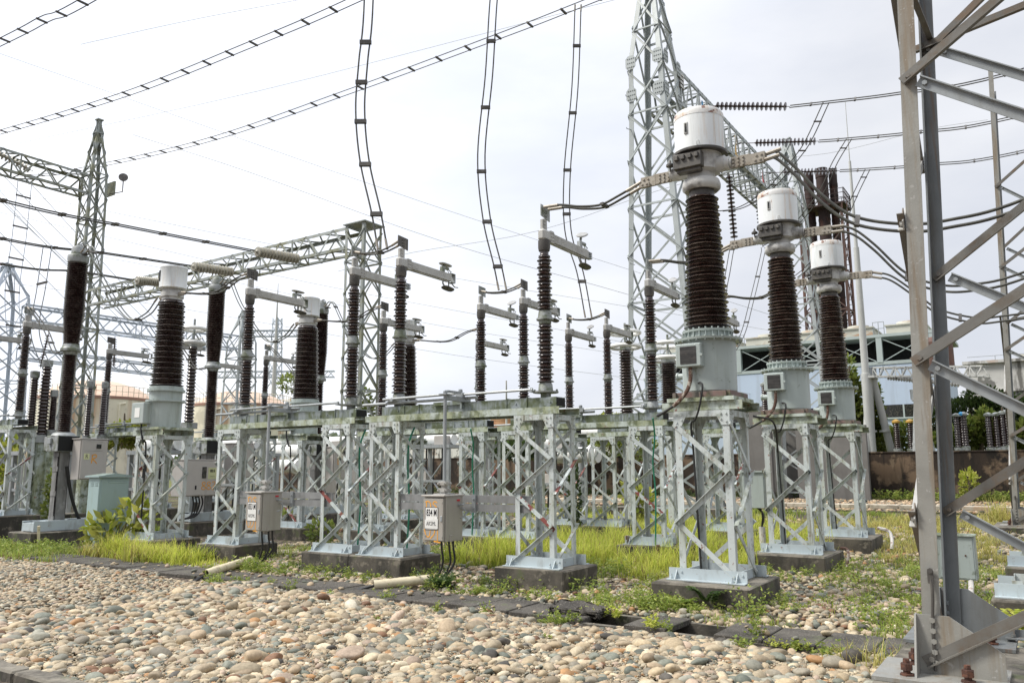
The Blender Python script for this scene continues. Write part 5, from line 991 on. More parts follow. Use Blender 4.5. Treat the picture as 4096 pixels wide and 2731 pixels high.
# trench cover slabs, two of them gone
u = TU0; k = 0; SLABS = []
while u < TU1-.3:
    w_ = .438; c = u+w_/2
    if not (2.63 < c < 3.05 or 3.50 < c < 3.92):
        n = 6; mb = MB().box((0, 0, 0), (.65, w_-.014, .055), .006)
        o = mb.build('trench_slab', slab_mat); o.location = W(c, (TV0+TV1)/2+random.uniform(-.012, .012), -1.475+random.uniform(-.007, .007)); o.rotation_euler = (R(random.uniform(-.7, .7)), R(random.uniform(-.6, .6)), ROT+R(random.uniform(-1.3, 1.3))); SLABS.append(o)
        tag(o, 'dark concrete cover slab in the trench row crossing the pebbles', 'trench slab', 'trench cover slabs')
    u += w_; k += 1
o = MB().box((0, 0, 0), (.34, .52, .07), .02).build('broken_slab', slab_mat)
bm = bmesh.new(); bm.from_mesh(o.data); bmesh.ops.subdivide_edges(bm, edges=bm.edges[:], cuts=5, use_grid_fill=True)
for vtx in bm.verts: vtx.co += Vector((rng.normal(0, .012), rng.normal(0, .012), rng.normal(0, .014)))
bm.to_mesh(o.data); bm.free(); o.location = W(4.16, 7.46, -1.425); o.rotation_euler = (R(4), R(-5), ROT+R(12)); tag(o, 'broken crumbling slab piece tipped beside the open trench', 'broken slab')
kb = MB()
for k in range(5): kb.box((0, .2+k*1.02, 0), (.16, 1.0, .2), .015)
o = kb.build('edge_kerb', concrete); o.location = W(4.6, 3.10, -1.52); o.rotation_euler = (0, 0, ROT); tag(o, 'dark mossy kerb across the bottom left corner', 'kerb')
# loose pipes
for i, (a, b, lab) in enumerate((((9.95, 7.2, -1.42), (10.45, 8.35, -1.36), 'cream plastic pipe lying across the trench below box 833 M'), ((7.12, 7.58, -1.41), (6.68, 8.12, -1.37), 'cream plastic pipe lying below box 834 M, cables coming out'))):
    p, q = W(*a), W(*b); d = (q-p).normalized(); o = bpy.data.objects.new('plastic_pipe', None); COL.objects.link(o); o.location = p; tag(o, lab, 'pipe', 'plastic pipes on the stones')
    L_ = (q-p).length; pr = [(.058, 0), (.058, L_), (.050, L_), (.050, .001), (.058, 0)]
    MB().lathe(pr, 20, (0, 0, 0), d, cap=False).build('pipe', pvc, o)
    for k in range(2): MB().tube(spline([d*.3+Z*(-.02+.03*k), d*.02+Z*-.01, d*-.12+Z*-.03+Ud*.02*k, d*-.26+Z*-.06+Ud*.05*k], 5), .016, 6).build('cable', rubber, o)
wire('drain_hose', 'short rusty bent pipe at the corner of the second transformer block', [W(2.75, 13.15, -1.2), W(2.65, 13.1, -1.21), W(2.6, 12.9, -1.3), W(2.6, 12.75, -1.44)], .022, rust_pipe, 6, 'pipe')
wire('drain_hose', 'pale bent conduit at the corner of the third transformer block', [W(2.75, 16.4, -1.1), W(2.55, 16.3, -1.15), W(2.48, 16.1, -1.3), W(2.48, 16.0, -1.44)], .03, conduit_white, 6, 'pipe')
for i, (u, v, h_) in enumerate(((5.25, 12.05, .32), (5.9, 12.3, .42), (16.6, 8.2, .45))):
    o = MB().box((0, 0, h_/2), (.05, .05, h_), .004).build('marker_stake', rust_pipe if i < 2 else pvc); o.location = W(u, v); o.rotation_euler = (R(4), R(-3), .4); tag(o, ('rusty stake against the footing left of the nearest transformer', 'short wooden stake left of the rusty stake', 'thin pale stake by the blue-grey skid at left')[i], 'stake')

# ------------------------------------------------------------------ stones
def ico(sub):
    bm = bmesh.new(); bmesh.ops.create_icosphere(bm, subdivisions=sub, radius=1); bm.verts.index_update(); v = np.array([x.co for x in bm.verts]); f = np.array([[x.index for x in q.verts] for q in bm.faces]); bm.free(); return v, f
def lump(v, seed):
    g = np.random.default_rng(seed); o = v.copy(); r = np.ones(len(v))
    for _ in range(5):
        d = g.normal(size=3); d /= np.linalg.norm(d); a = v@d; r += g.uniform(-.16, .16)*np.maximum(a, 0)**2+g.uniform(-.05, .05)*np.sin(3*a+g.uniform(0, 6))
    d = g.normal(size=3); d /= np.linalg.norm(d); a = v@d; c = g.uniform(.62, .9); r = np.where(a*r > c, c/np.maximum(a, .1), r)
    return o*r[:, None]
PAL = np.array([(.52,.42,.29), (.58,.49,.36), (.46,.385,.28), (.38,.31,.225), (.62,.545,.42), (.48,.375,.265), (.31,.28,.23), (.20,.215,.185), (.135,.15,.13), (.235,.25,.215), (.33,.325,.28), (.44,.25,.12), (.22,.12,.07), (.54,.42,.335), (.67,.62,.52), (.11,.10,.09)])
PW = np.array([1.6, 1.4, 1.7, 1.6, .8, 1.5, 1.2, .7, .45, .7, 1.0, .4, .45, .6, .35, .3]); PW /= PW.sum()
def stones(name, P, S, sub, seed, hue=None):
    """P positions (n,3) of stone centres, S sizes"""
    g = np.random.default_rng(seed); v0, f0 = ico(sub); var = [lump(v0, seed*50+i) for i in range(14)]; n = len(P); nv = len(v0); nf = len(f0)
    V = np.empty((n, nv, 3), np.float32); k = g.integers(0, 14, n); base = np.array(var)[k]
    sc = np.stack([S*g.uniform(.95, 1.5, n), S*g.uniform(.75, 1.05, n), S*g.uniform(.45, .78, n)], 1); base = base*sc[:, None, :]
    tx = g.normal(0, .22, n); ty = g.normal(0, .22, n); tz = g.uniform(0, 6.283, n)
    cx, sx, cy, sy, cz, sz = np.cos(tx), np.sin(tx), np.cos(ty), np.sin(ty), np.cos(tz), np.sin(tz)
    x, y, z = base[..., 0], base[..., 1], base[..., 2]
    x, y = x*cz[:, None]-y*sz[:, None], x*sz[:, None]+y*cz[:, None]; y, z = y*cx[:, None]-z*sx[:, None], y*sx[:, None]+z*cx[:, None]; x, z = x*cy[:, None]+z*sy[:, None], -x*sy[:, None]+z*cy[:, None]
    V[..., 0] = x+P[:, 0, None]; V[..., 1] = y+P[:, 1, None]; V[..., 2] = z+P[:, 2, None]
    Fc = (f0[None]+(np.arange(n)*nv)[:, None, None]).reshape(-1, 3)
    me = bpy.data.meshes.new(name); me.vertices.add(n*nv); me.vertices.foreach_set('co', V.reshape(-1)); me.loops.add(n*nf*3); me.loops.foreach_set('vertex_index', Fc.reshape(-1).astype(np.int32)); me.polygons.add(n*nf); me.polygons.foreach_set('loop_start', np.arange(0, n*nf*3, 3, dtype=np.int32)); me.polygons.foreach_set('use_smooth', np.ones(n*nf, bool))
    c = PAL[g.choice(len(PAL), n, p=PW)]*g.uniform(.62, 1.1, n)[:, None]
    if hue is not None: c = c*np.array(hue)
    c = c*np.array((.915, .90, .83))
    C = np.ones((n, nv, 4), np.float32); C[..., :3] = c[:, None]; a = me.attributes.new('tint', 'FLOAT_COLOR', 'POINT'); a.data.foreach_set('color', C.reshape(-1)); me.update(calc_edges=True); me.materials.append(stone_m)
    o = bpy.data.objects.new(name, me); COL.objects.link(o); return tag(o, kind='stuff')
VX, VY, UX, UY = Vd.x, Vd.y, Ud.x, Ud.y
def inview(x, y, m=1.6): return (y > 2) & (np.abs(x) < .665*y+m)
BLK = [(5.52, 9.08), (8.12, 9.08), (9.12, 9.08), (11.72, 9.08), (5.52, 12.58), (8.12, 12.58), (9.12, 12.58), (11.72, 12.58), (5.52, 16.08), (8.12, 16.08), (3.26, 9.2), (3.26, 12.72), (3.26, 16.2), (14.1, 9.1), (14.1, 12.6), (.0, 9.63), (.0, 12.58)]
def scatter(n, u0, u1, v0, v1, g):
    u = g.uniform(u0, u1, n); v = g.uniform(v0, v1, n); x = u*UX+v*VX; y = u*UY+v*VY; ok = inview(x, y)
    for a, b in BLK: ok &= ~((np.abs(u-a) < .5) & (np.abs(v-b) < .44))
    ok &= ~((u < 1.1) & (u > -2.3) & (v > 5.45) & (v < 7.3)); return u[ok], v[ok], x[ok], y[ok]
g = np.random.default_rng(5)
def bank(u, v): return .018-.05*np.exp(-((u-3.1)/.95)**2)*np.clip((v-6.2)/.6, 0, 1)+.034*np.clip((TV0-.1-v)/.8, 0, 1)+.018*np.sin(1.3*u+.7)*np.sin(1.7*v)+.02*np.sin(3.1*u-2*v)
def make_field(name, dens, u0, u1, v0, v1, smin, smax, sub, seed, zoff, keep=None, hue=None, pw=2.2):
    n = int(dens*(u1-u0)*(v1-v0)); u, v, x, y = scatter(n, u0, u1, v0, v1, g)
    if keep is not None: k = keep(u, v); u, v, x, y = u[k], v[k], x[k], y[k]
    s = smin+(smax-smin)*g.uniform(0, 1, len(u))**pw; z = zoff(u, v)+s*g.uniform(.0, .55, len(u)); return stones(name, np.stack([x, y, z], 1), s, sub, seed, hue)
near = lambda u, v: (v < TV0-.03+.07*np.sin(2.3*u)+.08*np.sin(5.1*u+1)) & (v > 3.1)
make_field('river_stones', 900, -1.5, 9.0, 3.15, 7.3, .013, .04, 2, 1, lambda u, v: bank(u, v)-.012, near, pw=1.7)
make_field('river_grit', 1500, -1.0, 7.5, 3.15, 7.3, .005, .014, 1, 12, lambda u, v: bank(u, v)+.012, near)
make_field('river_stones', 14, .8, 13, 7.15, 7.75, .015, .045, 2, 13, lambda u, v: u*0+.055, lambda u, v: ~((u > 2.6) & (u < 3.95)))
make_field('river_stones', 130, -1.5, 9.0, 3.15, 7.3, .033, .055, 2, 11, lambda u, v: bank(u, v)-.008, near, pw=1.6)
make_field('river_stones', 24, -1.5, 9.0, 3.15, 7.0, .05, .082, 3, 2, lambda u, v: bank(u, v)-.004, near, pw=2.4)
make_field('river_stones', 760, 9.0, 17, 3.15, 7.3, .015, .042, 1, 3, lambda u, v: bank(u, v)-.01, near)
def wob(u, v, s): return np.sin(1.9*u+s)*np.sin(2.3*v+2*s)+.6*np.sin(4.3*u-3.1*v+s)
far1 = lambda u, v: (v > TV1+.0+.05*np.sin(4*u)) & ((wob(u, v, .3)+g.uniform(-.9, .9, len(u)) > -.55-(v < 9.4)*.5))
make_field('river_stones', 400, .3, 13, 7.75, 13.5, .018, .052, 1, 4, lambda u, v: u*0+.004, far1)
make_field('river_stones', 22, .3, 13, 7.6, 12, .04, .065, 2, 5, lambda u, v: u*0+.01, far1, pw=1.5)
make_field('river_stones', 130, 0, 16, 13.5, 22, .025, .07, 1, 6, lambda u, v: u*0-.005, lambda u, v: wob(u*.6, v*.6, 1.2)+g.uniform(-1, 1, len(u)) > .1)
make_field('river_stones', 55, -4, 24, 30.9, 41.5, .03, .09, 1, 7, lambda u, v: u*0-.01, None, (1.08, .98, .92))
make_field('river_stones', 26, -4, 24, 22, 30, .03, .085, 1, 8, lambda u, v: u*0-.01, lambda u, v: wob(u*.4, v*.5, 2.2) > .35)
for i, (u, v, z, s, lab) in enumerate(((1.38, 6.75, -1.43, .09, 'largest grey boulder at lower right beside the trench slabs'), (4.7, 4.75, -1.42, .085, 'large pale granite cobble in the foreground stones, left of centre'), (5.3, 8.85, -1.165, .06, 'brown cobble lying on the footing under the 834 M support'), (8.0, 8.9, -1.16, .085, 'grey cobble on the footing behind box 834 M'), (3.3, 8.95, -1.2, .07, 'dark broken lump on the nearest transformer footing'))):
    p = W(u, v, z); o = stones('boulder', np.array([[p.x, p.y, p.z]]), np.array([s]), 4, 60+i); o['kind'] = ''; del o['kind']
    c = Vector(p); o.data.transform(Matrix.Translation(-c)); o.location = c; tag(o, lab, 'stone')

# ------------------------------------------------------------------ grass, weeds, shrubs, trees
def raw_mesh(name, V, F, C, mat, label=None, cat=None, kind=None, origin=None, parent=None, group=None):
    V = np.asarray(V, np.float32).reshape(-1, 3); F = np.asarray(F, np.int32); 
    if origin is not None: V = V-np.asarray(origin, np.float32)
    me = bpy.data.meshes.new(name); me.vertices.add(len(V)); me.vertices.foreach_set('co', V.reshape(-1)); k = F.shape[1]; me.loops.add(F.size); me.loops.foreach_set('vertex_index', F.reshape(-1)); me.polygons.add(len(F)); me.polygons.foreach_set('loop_start', np.arange(0, F.size, k, dtype=np.int32)); me.polygons.foreach_set('use_smooth', np.ones(len(F), bool))
    C4 = np.ones((len(V), 4), np.float32); C4[:, :3] = np.asarray(C, np.float32).reshape(-1, 3); a = me.attributes.new('tint', 'FLOAT_COLOR', 'POINT'); a.data.foreach_set('color', C4.reshape(-1)); me.update(calc_edges=True); me.materials.append(mat)
    o = bpy.data.objects.new(name, me); COL.objects.link(o)
    if origin is not None: o.location = origin
    if parent is not None: o.parent = parent; o.location = (0, 0, 0)
    return tag(o, label, cat, group, kind)
def blades(x, y, h, w, lean, c0, c1, seed, z0=0.):
    """curved grass blades -> verts, quads, colours"""
    g = np.random.default_rng(seed); n = len(x); a = g.uniform(0, 6.283, n); d = np.stack([np.cos(a), np.sin(a)], 1); s = np.stack([-d[:, 1], d[:, 0]], 1); V = np.zeros((n, 8, 3)); C = np.zeros((n, 8, 3)); t = g.uniform(0, 1, n)[:, None]; col = np.asarray(c0)*(1-t)+np.asarray(c1)*t; col = col*g.uniform(.7, 1.2, n)[:, None]; dead = g.uniform(0, 1, n) < .09; col[dead] = np.array((.42, .31, .14))*g.uniform(.6, 1.1, dead.sum())[:, None]
    ln = g.uniform(.15, 1., n)*lean
    for i, f in enumerate((0, .4, .75, 1.)):
        off = (ln*h*f*f)[:, None]*d; ww = (w*(1-f*.92))[:, None]*s*.5; zz_ = h*(f-.35*ln*f*f)
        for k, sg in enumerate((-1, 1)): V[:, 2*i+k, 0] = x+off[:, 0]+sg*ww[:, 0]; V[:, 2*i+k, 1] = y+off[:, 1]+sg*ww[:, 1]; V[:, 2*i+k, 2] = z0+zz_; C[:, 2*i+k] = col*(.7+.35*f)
    q = np.array([(0, 1, 3, 2), (2, 3, 5, 4), (4, 5, 7, 6)]); F = (q[None]+(np.arange(n)*8)[:, None, None]).reshape(-1, 4); return V.reshape(-1, 3), F, C.reshape(-1, 3)
GREENS = {'bright': ((.46,.58,.055), (.82,.80,.19)), 'dry': ((.46,.47,.10), (.74,.64,.24)), 'mid': ((.24,.36,.06), (.50,.55,.13)), 'dark': ((.05,.10,.025), (.13,.20,.05))}
def patch(lst, seed, name='grass'):
    Vs, Fs, Cs = [], [], []; o = 0; g = np.random.default_rng(seed)
    for (u, v, ru, rv, n, h, pal) in lst:
        r = np.sqrt(g.uniform(0, 1, n)); a = g.uniform(0, 6.283, n); uu = u+ru*r*np.cos(a); vv = v+rv*r*np.sin(a)
        cl = g.uniform(0, 1, n) < .75; nc = max(4, n//60); ci = g.integers(0, nc, n); cu = u+ru*np.sqrt(g.uniform(0, 1, nc))*np.cos(g.uniform(0, 6.283, nc)); cv = v+rv*np.sqrt(g.uniform(0, 1, nc))*np.sin(g.uniform(0, 6.283, nc))
        uu = np.where(cl, cu[ci]+g.normal(0, .085, n), uu); vv = np.where(cl, cv[ci]+g.normal(0, .07, n), vv); x = uu*UX+vv*VX; y = uu*UY+vv*VY; ok = inview(x, y)
        for b, c in BLK: ok &= ~((np.abs(uu-b) < .5) & (np.abs(vv-c) < .44))
        x, y = x[ok], y[ok]; hh = h*g.uniform(.3, 1.2, len(x))*(.75+.35*np.sin(5*uu[ok]+3*vv[ok])*np.sin(2.3*vv[ok]-uu[ok])); dist = np.hypot(x, y)
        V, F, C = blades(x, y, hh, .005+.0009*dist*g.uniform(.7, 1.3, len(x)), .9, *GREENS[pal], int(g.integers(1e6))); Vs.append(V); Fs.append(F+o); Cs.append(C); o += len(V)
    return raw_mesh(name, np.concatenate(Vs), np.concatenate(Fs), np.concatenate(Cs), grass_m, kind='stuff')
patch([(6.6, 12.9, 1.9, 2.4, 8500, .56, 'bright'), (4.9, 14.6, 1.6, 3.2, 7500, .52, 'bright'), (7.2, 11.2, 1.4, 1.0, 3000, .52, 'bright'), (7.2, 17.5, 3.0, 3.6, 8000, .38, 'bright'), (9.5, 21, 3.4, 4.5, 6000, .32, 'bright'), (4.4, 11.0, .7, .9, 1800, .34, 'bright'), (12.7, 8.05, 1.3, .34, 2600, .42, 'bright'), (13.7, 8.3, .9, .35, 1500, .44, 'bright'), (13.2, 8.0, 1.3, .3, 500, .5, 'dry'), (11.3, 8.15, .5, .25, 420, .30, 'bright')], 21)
patch([(4.0, 19.5, 2.4, 4.5, 6500, .22, 'dry'), (2.2, 24.5, 2.6, 4.0, 4500, .26, 'dry'), (1.3, 16.5, 1.4, 4.0, 3000, .22, 'dry'), (8, 27, 6, 2.5, 4000, .24, 'mid'), (14, 25, 5, 4, 3500, .25, 'mid'), (.9, 24.3, .45, .45, 900, .8, 'dry'), (20, 20, 5, 5, 4000, .3, 'mid'), (21, 12, 4, 3, 3000, .3, 'mid')], 22)
patch([(2.0, 13.2, 1.6, 2.2, 2400, .13, 'mid'), (1.4, 10.2, 1.0, 1.8, 1300, .12, 'mid'), (.9, 7.9, .6, .9, 700, .22, 'mid'), (1.25, 6.85, .35, .2, 260, .20, 'dry'), (4.3, 8.2, .5, .3, 350, .14, 'mid'), (2.6, 8.0, .6, .3, 420, .14, 'mid'), (10.4, 8.0, .6, .25, 300, .16, 'mid'), (15.6, 7.6, 1.8, .9, 3000, .2, 'mid'), (17.6, 7.4, 1.2, .8, 1500, .22, 'mid'), (11, 10.5, 1.6, 1.6, 1800, .2, 'mid'), (8, 11, 1.2, 1.2, 1400, .22, 'mid')], 23)
def leaves(P, N, ln, wd, col, g):
    """pointed leaf quads at P along direction N"""
    n = len(P); N = N/np.linalg.norm(N, axis=1)[:, None]; r = g.normal(size=(n, 3)); s = np.cross(N, r); s /= np.linalg.norm(s, axis=1)[:, None]; b = np.cross(N, s); V = np.empty((n, 4, 3)); L_ = ln[:, None]; Wd = wd[:, None]
    V[:, 0] = P; V[:, 1] = P+N*L_*.5+s*Wd*.5+b*L_*.06; V[:, 2] = P+N*L_; V[:, 3] = P+N*L_*.5-s*Wd*.5+b*L_*.06
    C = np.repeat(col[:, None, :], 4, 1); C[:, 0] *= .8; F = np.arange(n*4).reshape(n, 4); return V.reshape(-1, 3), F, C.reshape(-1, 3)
def weeds(lst, seed):
    """low leafy ground cover: many short stems each with several small leaves"""
    g = np.random.default_rng(seed); Ps, Ns, Ls, Cs = [], [], [], []
    for (u, v, ru, rv, n, h, lf, pal) in lst:
        r = np.sqrt(g.uniform(0, 1, n)); a = g.uniform(0, 6.283, n); uu = u+ru*r*np.cos(a); vv = v+rv*r*np.sin(a); x = uu*UX+vv*VX; y = uu*UY+vv*VY; ok = inview(x, y)
        x, y = x[ok], y[ok]; m = len(x); c0, c1 = map(np.array, GREENS[pal]); hh = h*g.uniform(.3, 1.1, m); dr = g.normal(0, .35, (m, 2))
        for k in range(9):
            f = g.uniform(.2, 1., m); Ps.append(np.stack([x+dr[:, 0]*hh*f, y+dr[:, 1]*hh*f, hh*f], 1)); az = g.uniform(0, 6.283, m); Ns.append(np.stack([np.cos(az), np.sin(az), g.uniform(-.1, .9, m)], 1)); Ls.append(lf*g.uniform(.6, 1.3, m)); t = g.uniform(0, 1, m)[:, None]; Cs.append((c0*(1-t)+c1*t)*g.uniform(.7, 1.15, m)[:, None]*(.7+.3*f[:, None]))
    P = np.concatenate(Ps); ln = np.concatenate(Ls); V, F, C = leaves(P, np.concatenate(Ns), ln, ln*.42, np.concatenate(Cs), g); return raw_mesh('weeds', V, F, C, leaf, kind='stuff')
W_ = []
gg = np.random.default_rng(77)
for a, b in BLK[:5]+[(3.26, 9.2), (3.26, 12.72)]: W_ += [(a-.2, b-.55, .25, .08, 14, .12, .03, 'mid'), (a-.66, b+.1, .1, .35, 26, .18, .035, 'mid'), (a+.38, b-.6, .12, .06, 10, .16, .035, 'dark')]
for k in range(110):
    W_.append((gg.uniform(.6, 4.4), gg.uniform(7.85, 13.5), gg.uniform(.08, .28), gg.uniform(.08, .25), 16, gg.uniform(.08, .22), .04, 'mid'))
for k in range(75): W_.append((gg.uniform(3, 13.5), gg.uniform(7.7, 9.0), gg.uniform(.06, .2), gg.uniform(.05, .14), 12, gg.uniform(.07, .22), .04, 'mid'))
for k in range(22): W_.append((gg.uniform(1.0, 10), gg.uniform(6.85, 7.25), .09, .06, 14, gg.uniform(.06, .18), .035, 'mid'))
for k in range(9): W_.append((gg.uniform(1.5, 7), gg.uniform(4.2, 6.2), .05, .05, 7, gg.uniform(.05, .11), .03, 'mid'))
W_ += [(3.75, 8.3, .3, .12, 70, .18, .045, 'mid'), (2.65, 8.35, .15, .1, 30, .34, .04, 'mid'), (2.0, 7.12, .2, .03, 40, .08, .025, 'bright'), (2.3, 7.3, .06, .05, 16, .32, .045, 'mid'), (3.2, 7.22, .08, .06, 20, .14, .05, 'bright'), (3.85, 7.6, .1, .1, 22, .14, .04, 'bright'), (9.85, 8.0, .6, .15, 130, .22, .045, 'mid'), (11.9, 8.5, .3, .2, 120, .26, .045, 'dark'), (6.5, 8.1, .25, .12, 60, .28, .04, 'dark'), (16.5, 7.7, 1.6, .8, 700, .2, .05, 'mid'), (17.8, 9.5, 1.2, .8, 200, .25, .05, 'mid'), (20, 41.3, 20, .4, 900, .4, .12, 'dark'), (3, 41, 5, .5, 500, .5, .12, 'mid'), (9, 10.6, 1, .6, 300, .25, .05, 'mid'), (5.6, 10.3, .7, .4, 200, .25, .05, 'mid')]
weeds(W_, 31)
# low ferns and shrubs that stand alone
def frond_plant(name, label, cat, u, v, z, n, ln, lf, pal, seed, up=.9, group=None):
    g = np.random.default_rng(seed); c0, c1 = map(np.array, GREENS[pal]); Ps, Ns, Ls, Cs = [], [], [], []; o = W(u, v, z)
    for k in range(n):
        az = g.uniform(0, 6.283); L_ = ln*g.uniform(.6, 1.1); m = 15; t = np.linspace(.12, 1, m); d = np.array([math.cos(az), math.sin(az)]); rr = L_*(.75*t-.1*t*t); hz = L_*up*(t-.62*t*t); p = np.stack([d[0]*rr, d[1]*rr, hz], 1)+np.array(o)
        for s in (-1, 1): Ps.append(p); Ns.append(np.stack([np.full(m, s*-d[1]+d[0]*.5), np.full(m, s*d[0]+d[1]*.5), np.full(m, .15)], 1)); Ls.append(lf*(1.15-t*.8)); Cs.append(np.tile((c0+(c1-c0)*g.uniform(0, 1))*g.uniform(.75, 1.1), (m, 1)))
    P = np.concatenate(Ps); l = np.concatenate(Ls); V, F, C = leaves(P, np.concatenate(Ns), l, l*.3, np.concatenate(Cs), g); return raw_mesh(name, V, F, C, leaf, label, cat, None, tuple(o), None, group)
frond_plant('fern', 'fern growing at the left front of the nearest transformer footing', 'fern', 3.45, 8.42, -1.49, 16, .34, .085, 'mid', 3, group='ferns'); frond_plant('fern', 'arching fern against the front face of the nearest transformer footing', 'fern', 3.15, 8.50, -1.42, 14, .34, .09, 'dark', 4, 1.2, 'ferns')
frond_plant('fern', 'bright feathery plant in the lower right corner beside the block', 'fern', .35, 8.7, -1.49, 14, .5, .10, 'bright', 5, 1.3, 'ferns'); frond_plant('fern', 'feathery grey-green weed at the pipe below box 834 M', 'fern', 6.45, 8.1, -1.49, 18, .36, .08, 'dark', 6, 1.2, 'ferns')
def shrub(name, label, cat, u, v, z, crown, n, lf, wd, pal, seed, group=None, stems=5, up=.4, trunk=None):
    """crown: list of (dx, dy, dz, rx, ry, rz) clumps in grid-local metres"""
    g = np.random.default_rng(seed); t = thing(name, label, cat, u, v, z, 0, group); c0, c1 = map(np.array, GREENS[pal]); Ps, Ns, Ls, Cs = [], [], [], []; tot = sum(c[3]*c[4]*c[5] for c in crown)**1
    for (dx, dy, dz, rx, ry, rz) in crown:
        m = int(n*rx*ry*rz/tot); q = g.normal(size=(m, 3)); q /= np.linalg.norm(q, axis=1)[:, None]; rr = g.uniform(.25, 1, m)**.45; p = q*rr[:, None]*np.array([rx, ry, rz])+np.array([dx, dy, dz])
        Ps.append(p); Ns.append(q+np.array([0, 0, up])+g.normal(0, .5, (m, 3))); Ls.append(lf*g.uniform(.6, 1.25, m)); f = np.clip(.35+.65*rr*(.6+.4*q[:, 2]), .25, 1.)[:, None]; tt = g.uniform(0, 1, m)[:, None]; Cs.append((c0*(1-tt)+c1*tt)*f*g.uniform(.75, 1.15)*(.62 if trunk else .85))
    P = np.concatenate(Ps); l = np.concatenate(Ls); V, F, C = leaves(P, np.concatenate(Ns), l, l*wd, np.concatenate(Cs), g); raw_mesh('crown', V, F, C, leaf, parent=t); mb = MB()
    if trunk: mb.tube([(0, 0, 0), (0.02, .0, trunk[0]*.5), (0, .03, trunk[0])], [trunk[1], trunk[1]*.75, trunk[1]*.3], 8)
    for k in range(stems):
        c = crown[k % len(crown)]; r0 = trunk[1]*.5 if trunk else .02
        st = (0, 0, trunk[0]*random.uniform(.3, .8)) if trunk else (random.uniform(-.05, .05), random.uniform(-.05, .05), 0)
        mb.tube([st, (c[0]*.55, c[1]*.55, max(c[2]*.7, st[2]*.9)), (c[0]+random.uniform(-.3, .3)*c[3], c[1]+random.uniform(-.3, .3)*c[4], c[2]+c[5]*.4)], [r0, r0*.7, r0*.3], 6)
    mb.build('trunk' if trunk else 'stem', bark, t); return t
shrub('shrub', 'bright broad-leaved shrub in front of the green kiosk', 'shrub', 14.75, 8.72, -1.5, [(0, 0, .42, .35, .42, .32), (.1, -.25, .72, .28, .3, .25), (-.1, .38, .36, .25, .3, .25), (.15, -.5, .62, .2, .25, .22)], 230, .26, .42, 'bright', 41, None, 6, .2)
